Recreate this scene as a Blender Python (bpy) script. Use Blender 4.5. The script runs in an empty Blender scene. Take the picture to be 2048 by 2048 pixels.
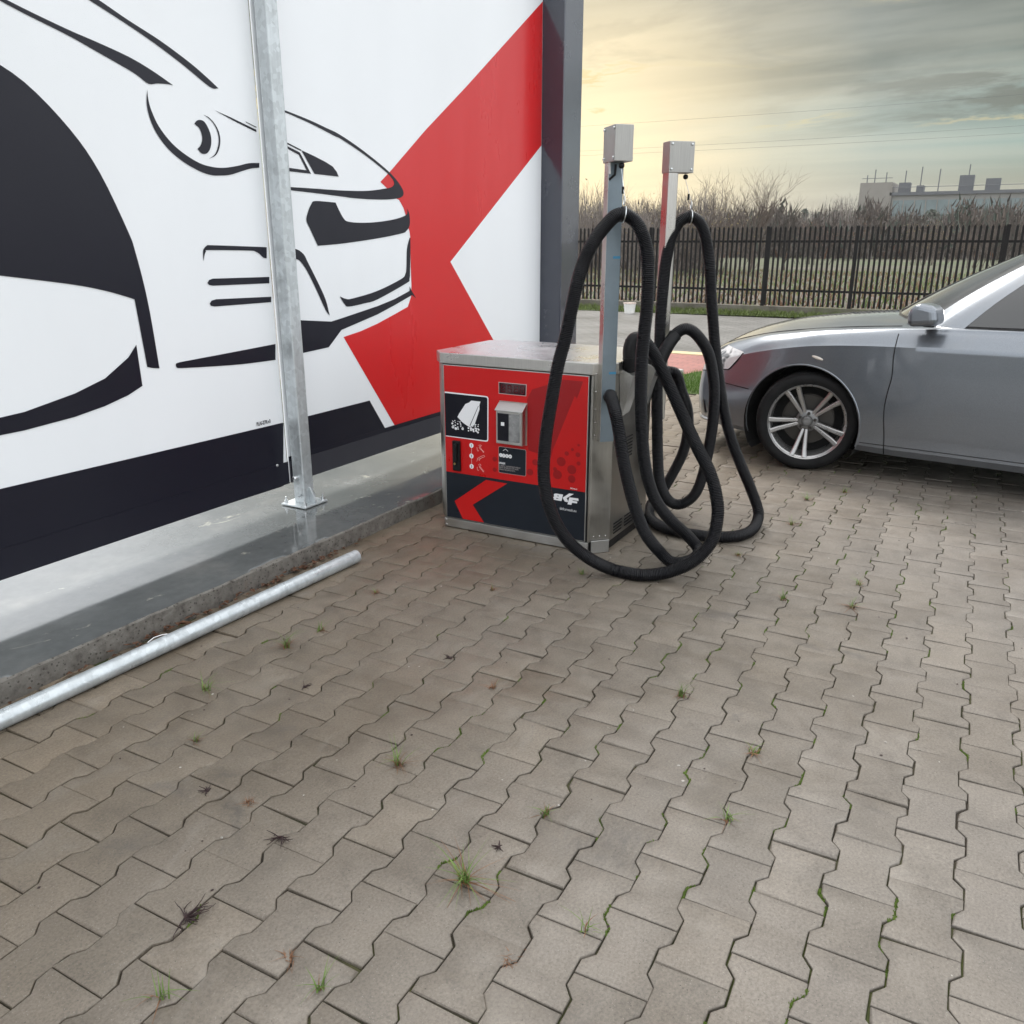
import bpy, bmesh, math, random
from mathutils import Vector, Matrix
from mathutils.bvhtree import BVHTree

R = math.radians
random.seed(7)
scene = bpy.context.scene
col = scene.collection

# ------------------------------------------------------------------ camera
# x runs along the banner wall (away from the viewer), y to the left, z up
YAW, PITCH, CAM_H = R(29.26), R(17.8), 1.4235
FW = Vector((math.cos(YAW), math.sin(YAW), 0)); RT = Vector((math.sin(YAW), -math.cos(YAW), 0))
cam_data = bpy.data.cameras.new('camera')
cam_data.sensor_width = 36.0
cam_data.sensor_fit = 'HORIZONTAL'
cam_data.lens = 36.0 * 1680.0 / 2048.0
cam_data.clip_start, cam_data.clip_end = 0.02, 3000
cam = bpy.data.objects.new('camera', cam_data)
col.objects.link(cam)
_look = FW * math.cos(PITCH) - Vector((0, 0, math.sin(PITCH)))
_up = RT.cross(_look)
cam.matrix_world = Matrix(((RT.x, _up.x, -_look.x, 0), (RT.y, _up.y, -_look.y, 0), (RT.z, _up.z, -_look.z, CAM_H), (0, 0, 0, 1)))
scene.camera = cam

# ------------------------------------------------------------------ light
SUN_AZ = R(-12)          # to the right of the viewer's heading when positive
SUN_EL = R(52)
sun_h = FW * math.cos(SUN_AZ) + RT * math.sin(SUN_AZ)
sun_dir = sun_h * math.cos(SUN_EL) + Vector((0, 0, math.sin(SUN_EL)))
sun_data = bpy.data.lights.new('sun', 'SUN')
sun_data.energy = 1.5
sun_data.angle = R(18)
sun_data.color = (1.0, 0.95, 0.88)
sun = bpy.data.objects.new('sun', sun_data)
sun.rotation_euler = sun_dir.to_track_quat('Z', 'Y').to_euler()
sun.location = (0, 0, 12)
col.objects.link(sun)

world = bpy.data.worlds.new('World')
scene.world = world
world.use_nodes = True
nt = world.node_tree
nt.nodes.clear()
def wn(t, **k):
    n = nt.nodes.new(t)
    for a, b in k.items(): setattr(n, a, b)
    return n
def wl(a, b): nt.links.new(a, b)
def wmath(op, a, b=None, clamp=False):
    n = wn('ShaderNodeMath', operation=op); n.use_clamp = clamp
    for i, v in enumerate((a, b)):
        if v is None: continue
        if isinstance(v, (int, float)): n.inputs[i].default_value = v
        else: wl(v, n.inputs[i])
    return n.outputs[0]
def wmix(f, a, b):
    n = wn('ShaderNodeMix', data_type='RGBA')
    for i, v in ((0, f), (6, a), (7, b)):
        if isinstance(v, (int, float)): n.inputs[i].default_value = v
        elif isinstance(v, tuple): n.inputs[i].default_value = v + (1,)
        else: wl(v, n.inputs[i])
    return n.outputs[2]
def wramp(f, stops, interp='LINEAR'):
    n = wn('ShaderNodeValToRGB'); n.color_ramp.interpolation = interp
    e = n.color_ramp.elements
    e.remove(e[1]); e[0].position = stops[0][0]; e[0].color = tuple(stops[0][1]) + (1,)
    for p, c in stops[1:]: e.new(p).color = tuple(c) + (1,)
    wl(f, n.inputs[0]); return n.outputs[0]
tc = wn('ShaderNodeTexCoord')
D = tc.outputs['Generated']
sep = wn('ShaderNodeSeparateXYZ'); wl(D, sep.inputs[0])
elev = sep.outputs[2]
sky = wn('ShaderNodeTexSky', sky_type='NISHITA')
sky.sun_disc = False
sky.sun_elevation = SUN_EL
sky.sun_rotation = math.atan2(sun_h.x, sun_h.y)
sky.altitude = 100
sky.air_density, sky.dust_density, sky.ozone_density = 1.4, 3.0, 1.0
# high overcast: brighter overhead than at the horizon
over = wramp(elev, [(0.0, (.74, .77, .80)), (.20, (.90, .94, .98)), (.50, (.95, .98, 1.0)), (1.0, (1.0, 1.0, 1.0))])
# a heavier bank of cloud ahead of the viewer
bank = wramp(elev, [(0.0, (.170, .168, .160)), (.030, (.165, .158, .135)), (.060, (.165, .178, .145)), (.095, (.150, .212, .198)), (.135, (.128, .172, .158)), (.175, (.088, .106, .090)), (.235, (.048, .055, .044)), (.45, (.22, .24, .23))])
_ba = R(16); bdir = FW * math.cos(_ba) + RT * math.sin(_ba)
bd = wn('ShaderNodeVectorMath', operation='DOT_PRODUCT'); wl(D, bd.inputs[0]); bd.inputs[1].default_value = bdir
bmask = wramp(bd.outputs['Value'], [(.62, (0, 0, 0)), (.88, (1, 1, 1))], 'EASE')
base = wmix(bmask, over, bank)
# warm break in the cloud, low ahead of the viewer
_ga, _ge = R(3.5), R(4.6)
gdir = (FW * math.cos(_ga) + RT * math.sin(_ga)) * math.cos(_ge) + Vector((0, 0, math.sin(_ge)))
dt = wn('ShaderNodeVectorMath', operation='DOT_PRODUCT'); wl(D, dt.inputs[0]); dt.inputs[1].default_value = gdir
# cloud layer seen in perspective: horizontal direction divided by height
den = wmath('ADD', wmath('MAXIMUM', elev, 0.0), 0.10)
cx = wmath('DIVIDE', sep.outputs[0], den); cy = wmath('DIVIDE', sep.outputs[1], den)
cmb = wn('ShaderNodeCombineXYZ'); wl(cx, cmb.inputs[0]); wl(cy, cmb.inputs[1])
def wnoise(scale, detail, rough, off, dist=0.0, stretch=None):
    mp = wn('ShaderNodeMapping'); wl(cmb.outputs[0], mp.inputs[0]); mp.inputs[1].default_value = off
    mp.inputs[2].default_value = (0, 0, -YAW)
    if stretch: mp.inputs[3].default_value = stretch
    n = wn('ShaderNodeTexNoise'); n.inputs['Scale'].default_value = scale; n.inputs['Detail'].default_value = detail
    n.inputs['Roughness'].default_value = rough; n.inputs['Distortion'].default_value = dist
    wl(mp.outputs[0], n.inputs['Vector']); return n.outputs[0]
n1 = wnoise(.50, 8, .60, (6.9, 1.4, 0), .35, (1.2, .8, 1))
n2 = wnoise(1.15, 9, .60, (4.9, 5.2, 2), .35, (1.1, .8, 1))
n4 = wnoise(.45, 2, .5, (4.0, 2.0, 8))
n3 = wnoise(.9, 4, .5, (1.3, 9.2, 5), .4, (2.6, .45, 1))
glow = wramp(dt.outputs['Value'], [(.950, (0, 0, 0)), (.976, (.22, .22, .22)), (.9915, (.66, .66, .66)), (1.0, (1, 1, 1))], 'LINEAR')
pale = wramp(dt.outputs['Value'], [(.88, (0, 0, 0)), (.985, (1, 1, 1))], 'EASE')
high = wramp(elev, [(.085, (0, 0, 0)), (.15, (1, 1, 1))], 'EASE')
mid = wramp(elev, [(.085, (0, 0, 0)), (.12, (1, 1, 1))], 'EASE')
streak = wmath('ADD', wmath('MULTIPLY', n3, .9), .52)
skyc = wmix(wmath('MULTIPLY', wmath('MULTIPLY', pale, streak), .55, True), base, (.335, .335, .295))
dark = wramp(n1, [(.42, (0, 0, 0)), (.64, (1, 1, 1))], 'EASE')
skyc = wmix(wmath('MULTIPLY', wmath('MULTIPLY', wmath('MULTIPLY', dark, bmask), high), .70), skyc, (.060, .068, .055))
thin = wramp(n3, [(.44, (0, 0, 0)), (.66, (1, 1, 1))], 'EASE')
skyc = wmix(wmath('MULTIPLY', wmath('MULTIPLY', thin, bmask), .20), skyc, (.34, .33, .27))
veil = wmath('MULTIPLY', glow, wmath('ADD', wmath('MULTIPLY', n3, .6), .70))
skyc = wmix(wmath('MULTIPLY', veil, 1.0, True), skyc, (.63, .515, .315))
puff = wramp(n2, [(.535, (0, 0, 0)), (.615, (1, 1, 1))], 'EASE')
skyc = wmix(wmath('MULTIPLY', wmath('MULTIPLY', wmath('MULTIPLY', wmath('MULTIPLY', puff, bmask), mid), wmath('SUBTRACT', 1.0, wmath('MULTIPLY', pale, .8))), .80), skyc, (.066, .064, .050))
lit = wmath('MULTIPLY', wmath('MULTIPLY', wramp(n2, [(.50, (0, 0, 0)), (.53, (1, 1, 1)), (.56, (0, 0, 0))], 'EASE'), wramp(n4, [(.56, (0, 0, 0)), (.66, (1, 1, 1))], 'EASE')), mid)
skyc = wmix(wmath('MULTIPLY', wmath('MULTIPLY', lit, bmask), .8), skyc, (.44, .345, .15))
# clear share of the Nishita sky shows through the cloud
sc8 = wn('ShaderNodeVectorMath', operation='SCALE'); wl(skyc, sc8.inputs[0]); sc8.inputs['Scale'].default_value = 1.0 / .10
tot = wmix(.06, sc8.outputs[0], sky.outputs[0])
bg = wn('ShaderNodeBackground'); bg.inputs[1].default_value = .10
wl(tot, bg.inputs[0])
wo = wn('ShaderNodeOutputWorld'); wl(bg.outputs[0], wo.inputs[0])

scene.view_settings.view_transform = 'Standard'
scene.view_settings.look = 'None'
scene.view_settings.gamma = 1.0
scene.view_settings.use_curve_mapping = False
scene.view_settings.exposure = 1.00
scene.render.engine = 'CYCLES'
scene.cycles.use_denoising = True
scene.cycles.max_bounces = 7
scene.cycles.use_adaptive_sampling = True
scene.cycles.adaptive_threshold = 0.02

# ------------------------------------------------------------------ helpers
def tag(o, label=None, cat=None, group=None, kind=None):
    if label: o['label'] = label
    if cat: o['category'] = cat
    if group: o['group'] = group
    if kind: o['kind'] = kind
    return o
def empty(name, loc=(0, 0, 0), rz=0.0):
    o = bpy.data.objects.new(name, None); o.empty_display_size = .1
    o.location = loc; o.rotation_euler = (0, 0, rz); col.objects.link(o); return o
def link(name, me, parent=None, loc=None, rz=None):
    o = bpy.data.objects.new(name, me); col.objects.link(o)
    if loc is not None: o.location = loc
    if rz is not None: o.rotation_euler = (0, 0, rz)
    if parent is not None: o.parent = parent
    return o

class MB:
    """collects faces of ONE object"""
    def __init__(s): s.v = []; s.f = []; s.m = []; s.mi = 0
    def add(s, vs, fs):
        b = len(s.v); s.v += [tuple(p) for p in vs]
        s.f += [tuple(i + b for i in q) for q in fs]; s.m += [s.mi] * len(fs); return s
    def obox(s, c, ax, ay, az, hx, hy, hz):
        c, ax, ay, az = Vector(c), Vector(ax), Vector(ay), Vector(az)
        vs = [c + ax * (hx * i) + ay * (hy * j) + az * (hz * k) for i in (-1, 1) for j in (-1, 1) for k in (-1, 1)]
        return s.add(vs, [(0, 1, 3, 2), (4, 6, 7, 5), (0, 4, 5, 1), (2, 3, 7, 6), (0, 2, 6, 4), (1, 5, 7, 3)])
    def box(s, x0, x1, y0, y1, z0, z1):
        return s.obox(((x0 + x1) / 2, (y0 + y1) / 2, (z0 + z1) / 2), (1, 0, 0), (0, 1, 0), (0, 0, 1), abs(x1 - x0) / 2, abs(y1 - y0) / 2, abs(z1 - z0) / 2)
    def prism(s, pts, fn, d0, d1, cap0=True, cap1=True):
        n = len(pts); vs = [fn(u, v, d0) for u, v in pts] + [fn(u, v, d1) for u, v in pts]
        fs = [(i, (i + 1) % n, n + (i + 1) % n, n + i) for i in range(n)]
        if cap0: fs.append(tuple(range(n - 1, -1, -1)))
        if cap1: fs.append(tuple(range(n, 2 * n)))
        return s.add(vs, fs)
    def poly(s, pts): return s.add(pts, [tuple(range(len(pts)))])
    def tube(s, pts, r, n=8, caps=True, closed=False):
        pts = [Vector(p) for p in pts]; m = len(pts)
        rs = r if isinstance(r, (list, tuple)) else [r] * m
        t0 = (pts[1] - pts[0]).normalized()
        a = t0.orthogonal().normalized(); vs = []
        for i, p in enumerate(pts):
            if closed: t = (pts[(i + 1) % m] - pts[i - 1]).normalized()
            else: t = (pts[min(i + 1, m - 1)] - pts[max(i - 1, 0)]).normalized()
            a = (a - t * a.dot(t))
            a = a.normalized() if a.length > 1e-6 else t.orthogonal().normalized()
            b = t.cross(a)
            for k in range(n):
                w = 2 * math.pi * k / n
                vs.append(p + (a * math.cos(w) + b * math.sin(w)) * rs[i])
        fs = []
        for i in range(m if closed else m - 1):
            j = (i + 1) % m
            for k in range(n):
                l = (k + 1) % n; fs.append((i * n + k, i * n + l, j * n + l, j * n + k))
        if caps and not closed:
            fs.append(tuple(range(n - 1, -1, -1))); fs.append(tuple((m - 1) * n + k for k in range(n)))
        return s.add(vs, fs)
    def lathe(s, prof, c, ax, n=24, closed=False):
        ax = Vector(ax).normalized(); a = ax.orthogonal().normalized(); b = ax.cross(a); c = Vector(c); vs = []
        for r, h in prof:
            for k in range(n):
                w = 2 * math.pi * k / n; vs.append(c + ax * h + (a * math.cos(w) + b * math.sin(w)) * r)
        m = len(prof); fs = []
        for i in range(m if closed else m - 1):
            j = (i + 1) % m
            for k in range(n):
                l = (k + 1) % n; fs.append((i * n + k, i * n + l, j * n + l, j * n + k))
        return s.add(vs, fs)
    def mesh(s, name, mats, smooth=None):
        me = bpy.data.meshes.new(name); me.from_pydata(s.v, [], s.f)
        for m in (mats if isinstance(mats, (list, tuple)) else [mats]): me.materials.append(m)
        if any(s.m): me.polygons.foreach_set('material_index', s.m)
        me.update()
        if smooth is not None:
            me.polygons.foreach_set('use_smooth', [True] * len(me.polygons))
            me.set_sharp_from_angle(angle=R(smooth))
        return me
    def build(s, name, mats, parent=None, smooth=None, bevel=0, seg=2, recalc=False):
        me = s.mesh(name, mats, smooth)
        if recalc:
            bm = bmesh.new(); bm.from_mesh(me); bmesh.ops.recalc_face_normals(bm, faces=bm.faces); bm.to_mesh(me); bm.free()
        o = link(name, me, parent)
        if bevel:
            m = o.modifiers.new('bevel', 'BEVEL'); m.width = bevel; m.segments = seg; m.limit_method = 'ANGLE'; m.angle_limit = R(40)
        return o

def catmull(P, n, closed=False):
    P = [Vector(p) for p in P]; out = []; m = len(P)
    for i in range(m if closed else m - 1):
        p1, p2 = P[i], P[(i + 1) % m]
        p0 = P[i - 1] if (closed or i > 0) else p1 * 2 - p2
        p3 = P[(i + 2) % m] if (closed or i + 2 < m) else p2 * 2 - p1
        for k in range(n):
            t = k / n
            out.append(.5 * ((2 * p1) + (p2 - p0) * t + (2 * p0 - 5 * p1 + 4 * p2 - p3) * t * t + (3 * p1 - p0 - 3 * p2 + p3) * t ** 3))
    if not closed: out.append(P[-1])
    return out
def resample(P, step):
    d = [0.0]
    for a, b in zip(P, P[1:]): d.append(d[-1] + (b - a).length)
    n = max(2, int(d[-1] / step)); out = []; j = 0
    for i in range(n + 1):
        s = d[-1] * i / n
        while j < len(d) - 2 and d[j + 1] < s: j += 1
        w = (s - d[j]) / max(1e-9, d[j + 1] - d[j]); out.append(P[j].lerp(P[j + 1], min(1, w)))
    return out

def text_mesh(name, s, size, m, offset=0.0, align='LEFT', shear=0.0, xs=1.0):
    cu = bpy.data.curves.new('lettering', 'FONT'); cu.body = s; cu.size = size; cu.align_x = align; cu.offset = offset; cu.shear = shear
    cu.resolution_u = 3
    o = bpy.data.objects.new('lettering', cu); col.objects.link(o)
    dg = bpy.context.evaluated_depsgraph_get()
    me = bpy.data.meshes.new_from_object(o.evaluated_get(dg))
    bpy.data.objects.remove(o); bpy.data.curves.remove(cu)
    if xs != 1.0:
        for v in me.vertices: v.co.x *= xs
    me.name = name; me.materials.clear(); me.materials.append(m)
    return me

# ------------------------------------------------------------------ materials
class NT:
    def __init__(s, name):
        s.mat = bpy.data.materials.new(name); s.mat.use_nodes = True; s.t = s.mat.node_tree
        s.b = s.t.nodes['Principled BSDF']; s.out = s.t.nodes['Material Output']
    def n(s, t, **k):
        q = s.t.nodes.new(t)
        for a, b in k.items(): setattr(q, a, b)
        return q
    def l(s, a, b): s.t.links.new(a, b)
    def put(s, v, sock):
        if isinstance(v, (int, float)):
            try: sock.default_value = v
            except (TypeError, ValueError): sock.default_value = (v, v, v, 1)
        elif isinstance(v, (tuple, list, Vector)):
            v = tuple(v); sock.default_value = v + (1,) if len(sock.default_value) == 4 and len(v) == 3 else v
        else: s.l(v, sock)
    def pos(s, obj=False): return s.n('ShaderNodeTexCoord').outputs['Object'] if obj else s.n('ShaderNodeNewGeometry').outputs['Position']
    def map(s, v, scale=(1, 1, 1), loc=(0, 0, 0), rot=(0, 0, 0)):
        q = s.n('ShaderNodeMapping'); s.l(v, q.inputs[0]); q.inputs[1].default_value = loc; q.inputs[2].default_value = rot; q.inputs[3].default_value = scale; return q.outputs[0]
    def noise(s, v, scale, detail=4, rough=.55, dist=0):
        q = s.n('ShaderNodeTexNoise'); s.l(v, q.inputs['Vector']); q.inputs['Scale'].default_value = scale; q.inputs['Detail'].default_value = detail
        q.inputs['Roughness'].default_value = rough; q.inputs['Distortion'].default_value = dist; return q.outputs[0]
    def vor(s, v, scale, feature='F1', rnd=1.0):
        q = s.n('ShaderNodeTexVoronoi', feature=feature); s.l(v, q.inputs['Vector']); q.inputs['Scale'].default_value = scale; q.inputs['Randomness'].default_value = rnd; return q.outputs
    def ramp(s, f, stops, interp='LINEAR'):
        q = s.n('ShaderNodeValToRGB'); q.color_ramp.interpolation = interp; e = q.color_ramp.elements
        cc = lambda c: (tuple(c) if isinstance(c, (tuple, list)) else (c, c, c)) + (1,)
        e.remove(e[1]); e[0].position = stops[0][0]; e[0].color = cc(stops[0][1])
        for p, c in stops[1:]: e.new(p).color = cc(c)
        s.l(f, q.inputs[0]); return q.outputs[0]
    def mix(s, f, a, b, mode='MIX'):
        q = s.n('ShaderNodeMix', data_type='RGBA', blend_type=mode)
        s.put(f, q.inputs[0]); s.put(a, q.inputs[6]); s.put(b, q.inputs[7]); return q.outputs[2]
    def math(s, op, a, b=0.0, clamp=False):
        q = s.n('ShaderNodeMath', operation=op); q.use_clamp = clamp; s.put(a, q.inputs[0]); s.put(b, q.inputs[1]); return q.outputs[0]
    def bump(s, h, strength, dist, prev=None):
        q = s.n('ShaderNodeBump'); s.l(h, q.inputs['Height']); q.inputs['Strength'].default_value = strength; q.inputs['Distance'].default_value = dist
        if prev is not None: s.l(prev, q.inputs['Normal'])
        return q.outputs[0]
    def set(s, **k):
        names = dict(color='Base Color', rough='Roughness', metal='Metallic', normal='Normal', coat='Coat Weight', coatr='Coat Roughness', spec='Specular IOR Level', trans='Transmission Weight', ior='IOR', alpha='Alpha', sss='Subsurface Weight', emit='Emission Color', emits='Emission Strength', aniso='Anisotropic')
        for a, v in k.items(): s.put(v, s.b.inputs[names[a]])
        return s.mat

def plain(name, c, rough=.5, metal=0.0, var=.12, scale=6.0, bump=0.0, bscale=60.0, coat=0.0, rvar=.08, obj=False, spec=.5):
    t = NT(name); p = t.pos(obj)
    n = t.noise(p, scale, 6, .6)
    lo = tuple(max(0, v * (1 - var)) for v in c); hi = tuple(v * (1 + var) for v in c)
    k = dict(color=t.ramp(n, [(.3, lo), (.7, hi)]), metal=metal, coat=coat, coatr=.05, spec=spec)
    n2 = t.noise(p, scale * 2.3, 5, .65)
    k['rough'] = t.ramp(n2, [(.3, max(.02, rough - rvar)), (.7, min(1, rough + rvar))])
    if bump: k['normal'] = t.bump(t.noise(p, bscale, 4, .6), bump, .002)
    return t.set(**k)

def steel(name, c=(.52, .50, .47), rough=.30, axis=2, wet=False):
    t = NT(name); p = t.pos(True)
    sc = [60, 60, 60]; sc[axis] = 1.5
    brushed = t.noise(t.map(p, tuple(sc)), 6, 3, .6)
    smear = t.noise(p, 3.5, 5, .6)
    c2 = tuple(v * .80 for v in c); c1 = tuple(v * 1.10 for v in c)
    colr = t.mix(.5, t.ramp(brushed, [(.3, c2), (.7, c1)]), t.ramp(smear, [(.3, c2), (.7, c1)]))
    rg = t.ramp(t.noise(p, 7, 5, .6), [(.3, rough - .08), (.72, rough + .14)])
    nm = t.bump(brushed, .10, .001)
    if wet:
        v = t.vor(t.map(p, (1, 1.3, 1)), 62)
        drops = t.ramp(v[0], [(.12, 1.0), (.30, .0)], 'EASE')
        zone = t.ramp(t.noise(p, 5, 3, .5), [(.42, 0), (.55, 1)])
        dr = t.math('MULTIPLY', drops, t.math('ADD', t.math('MULTIPLY', zone, .8), .2))
        sheet = t.noise(t.map(p, (14, 40, 14)), 1.6, 5, .6)
        nm = t.bump(t.math('ADD', t.math('MULTIPLY', dr, 1.0), t.math('MULTIPLY', sheet, .35)), .9, .005, nm)
        rg = t.math('MULTIPLY', rg, .85)
    return t.set(color=colr, rough=rg, metal=1.0, normal=nm)

M = {}
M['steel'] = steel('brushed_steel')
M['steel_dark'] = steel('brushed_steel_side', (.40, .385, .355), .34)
M['steel_lid'] = steel('wet_skylit_steel_lid', (.86, .87, .89), .34, 0, True)  # wet lid top; the bright sky reflection is also put into its colour
M['steel_rail'] = steel('bright_rail_steel', (.60, .60, .59), .36, 1)
M['red_print'] = plain('red_print', (.50, .010, .010), .34, 0, .04, 2, spec=.30)
M['red_deep'] = plain('dark_red_print', (.28, .008, .010), .34, 0, .05, 2, spec=.30)  # deeper red ink of the printed bag and dots
M['dark_print'] = plain('anthracite_print', (.013, .017, .024), .34, 0, .15, 3, spec=.22)
M['black_print'] = plain('black_print', (.008, .008, .013), .34, 0, .15, 3, spec=.22)
M['white_print'] = plain('white_print', (.80, .80, .82), .4, 0, .03, 3)
M['grey_line'] = plain('grey_line_print', (.42, .38, .37), .45, 0, .05)
M['black_plastic'] = plain('black_plastic', (.007, .007, .008), .42, 0, .2, 12, spec=.25)
M['chrome'] = plain('polished_metal', (.75, .75, .75), .15, 1.0, .05)
M['zinc_bolt'] = plain('zinc_bolt', (.62, .64, .65), .32, 1.0, .15, 40)
M['brass'] = plain('brass', (.55, .38, .14), .3, 1.0, .1)
# outlines of the printed shapes on the banner, in metres along (x, z) of its plane
BANNER_A = {
 'roof_line': [(1.932,2.456),(2.117,2.397),(2.282,2.343),(2.394,2.305),(2.526,2.257),(2.67,2.21),(2.809,2.153),(2.897,2.108),(2.957,2.073),(2.908,2.073),(2.776,2.137),(2.639,2.196),(2.523,2.239),(2.391,2.283),(2.278,2.319),(2.112,2.371),(1.926,2.429)],
 'pillar_wedge': [(1.894,2.261),(2.083,2.212),(2.253,2.174),(2.369,2.153),(2.505,2.125),(2.607,2.093),(2.71,2.051),(2.68,2.051),(2.633,2.047),(2.587,2.039),(2.541,2.061),(2.497,2.078),(2.363,2.12),(2.249,2.155),(2.08,2.197),(1.892,2.251)],
 'bonnet_curve': [(2.577,2.018),(2.566,1.967),(2.571,1.916),(2.596,1.857),(2.648,1.799),(2.72,1.754),(2.804,1.722),(2.867,1.71),(2.914,1.711),(2.977,1.718),(3.05,1.738),(3.11,1.754),(3.163,1.761),(3.166,1.782),(3.098,1.776),(3.025,1.759),(2.939,1.745),(2.872,1.745),(2.808,1.755),(2.737,1.783),(2.67,1.823),(2.614,1.881),(2.585,1.939),(2.576,1.982)],
 'lamp_crescent': [(2.801,1.913),(2.815,1.926),(2.834,1.932),(2.856,1.928),(2.872,1.91),(2.885,1.881),(2.886,1.852),(2.877,1.823),(2.859,1.802),(2.84,1.795),(2.821,1.798),(2.804,1.813),(2.822,1.828),(2.835,1.852),(2.835,1.876),(2.826,1.898)],
 'thin_crescent': [(2.855,1.955),(2.887,1.947),(2.917,1.924),(2.936,1.891),(2.938,1.857),(2.926,1.822),(2.902,1.794),(2.862,1.777),(2.896,1.796),(2.916,1.822),(2.929,1.856),(2.928,1.89),(2.91,1.924),(2.884,1.944)],
 'thin_line': [(2.921,1.981),(3.01,1.963),(3.165,1.926),(3.164,1.917),(3.042,1.947)],
 'short_line': [(3.1,1.955),(3.167,1.939),(3.166,1.935),(3.105,1.951)],
 'skirt': [(2.552,0.9),(2.563,0.911),(2.647,0.915),(2.847,0.922),(3.171,0.934),(3.162,0.855),(2.944,0.86),(2.739,0.873),(2.578,0.886),(2.555,0.892)],
 'fog_frame': [(2.773,1.381),(2.78,1.396),(2.799,1.409),(2.833,1.411),(3.167,1.401),(3.161,1.349),(3.139,1.353),(3.113,1.372),(3.087,1.382),(3.055,1.386),(2.811,1.39),(2.791,1.385),(2.779,1.367),(2.771,1.341)],
 'upper_bar': [(2.779,1.248),(2.791,1.26),(2.813,1.265),(3.168,1.261),(3.164,1.231),(2.809,1.234),(2.788,1.238)],
 'lower_bar': [(2.78,1.156),(2.792,1.168),(2.82,1.173),(3.169,1.166),(3.166,1.14),(2.806,1.141),(2.785,1.146)],
 'door_edge': [(1.891,2.048),(2.052,1.969),(2.204,1.83),(2.306,1.683),(2.399,1.464),(2.42,1.385),(2.441,1.256),(2.454,1.123),(2.465,0.899),(2.429,0.905),(2.404,0.913),(2.397,1.029),(2.386,1.196),(2.358,1.206),(2.255,1.237),(2.106,1.269),(1.752,1.323)],
 'wheel_edge': [(2.319,0.963),(2.365,1.011),(2.368,0.836),(2.294,0.807),(2.178,0.779),(2.039,0.758),(1.828,0.743),(1.64,0.741),(1.652,0.801),(1.841,0.812),(2.055,0.85),(2.197,0.891)],
 'base_band': [(1.486,0.547),(2.25,0.538),(3.168,0.529),(3.18,0.527),(3.141,0.194),(1.42,0.211)],
}
BANNER_B = {
 'window_line': [(3.303,1.905),(3.46,1.865),(3.459,1.859),(3.302,1.898)],
 'window_fin': [(3.461,1.863),(3.551,1.843),(3.637,1.821),(3.69,1.803),(3.72,1.779),(3.734,1.756),(3.547,1.758)],
 'window_frame': [(3.301,1.889),(3.45,1.851),(3.52,1.757),(3.301,1.759),(3.303,1.776),(3.49,1.771),(3.441,1.84),(3.3,1.88)],
 'bonnet_loop': [(3.303,2.04),(3.389,2.03),(3.551,2.006),(3.725,1.972),(3.652,1.99),(3.761,1.964),(3.874,1.929),(3.992,1.886),(4.115,1.836),(4.205,1.793),(4.27,1.75),(4.303,1.717),(4.31,1.699),(4.301,1.685),(4.258,1.67),(4.141,1.658),(3.972,1.653),(3.789,1.654),(3.82,1.655),(3.55,1.665),(3.303,1.672),(3.305,1.685),(3.552,1.687),(3.621,1.687),(3.793,1.689),(3.976,1.697),(4.152,1.719),(4.2,1.73),(4.22,1.744),(4.214,1.763),(4.178,1.791),(4.114,1.821),(3.99,1.871),(3.872,1.912),(3.759,1.947),(3.723,1.953),(3.55,1.992),(3.388,2.021),(3.302,2.032)],
 'headlamp': [(3.539,1.627),(3.696,1.625),(3.726,1.58),(3.757,1.545),(3.791,1.531),(3.898,1.527),(4.049,1.534),(4.209,1.552),(4.31,1.573),(4.34,1.588),(4.34,1.616),(4.361,1.579),(4.358,1.521),(4.321,1.487),(4.27,1.473),(4.042,1.445),(3.745,1.418),(3.535,1.406),(3.481,1.495),(3.462,1.532),(3.476,1.569),(3.506,1.61)],
 'bumper_edge': [(4.353,1.449),(4.361,1.435),(4.348,1.278),(4.338,1.21),(4.302,1.186),(4.016,1.107),(3.891,1.091),(3.757,1.082),(3.722,1.096),(3.684,1.141),(3.732,1.126),(3.79,1.124),(4.019,1.155),(4.252,1.213),(4.297,1.241),(4.311,1.279),(4.323,1.386)],
 'lower_lip': [(4.335,1.168),(4.351,1.144),(4.401,1.091),(4.358,1.114),(4.175,1.064),(4.009,1.022),(3.681,0.96),(3.568,0.877),(3.293,0.865),(3.295,1.044),(3.602,1.012),(3.68,1.022),(4.013,1.069),(4.177,1.099),(4.334,1.14)],
 'grille_curve': [(3.305,1.396),(3.364,1.392),(3.4,1.38),(3.429,1.359),(3.45,1.325),(3.511,1.23),(3.567,1.132),(3.592,1.044),(3.561,1.079),(3.494,1.196),(3.439,1.283),(3.4,1.326),(3.371,1.341),(3.299,1.348)],
 'tick': [(3.307,1.157),(3.329,1.152),(3.343,1.142),(3.33,1.139),(3.306,1.14)],
 'base_wedge': [(3.3,0.53),(3.894,0.532),(4.034,0.333),(3.278,0.337)],
 'red_arrow': [(6.14,3.064),(6.167,2.115),(4.797,1.302),(5.67,0.415),(5.71,0.289),(4.132,0.333),(3.696,0.92),(3.848,0.939),(4.005,0.969),(4.171,1.01),(4.31,1.046),(4.349,1.104),(4.357,1.174),(4.356,1.278),(4.362,1.454),(4.356,1.488),(4.346,1.507),(4.322,1.579),(4.304,1.618),(4.264,1.66),(4.237,1.667),(4.152,1.719),(4.093,1.75),(4.2,1.819),(4.548,2.061),(5.039,2.377)],
}
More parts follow.
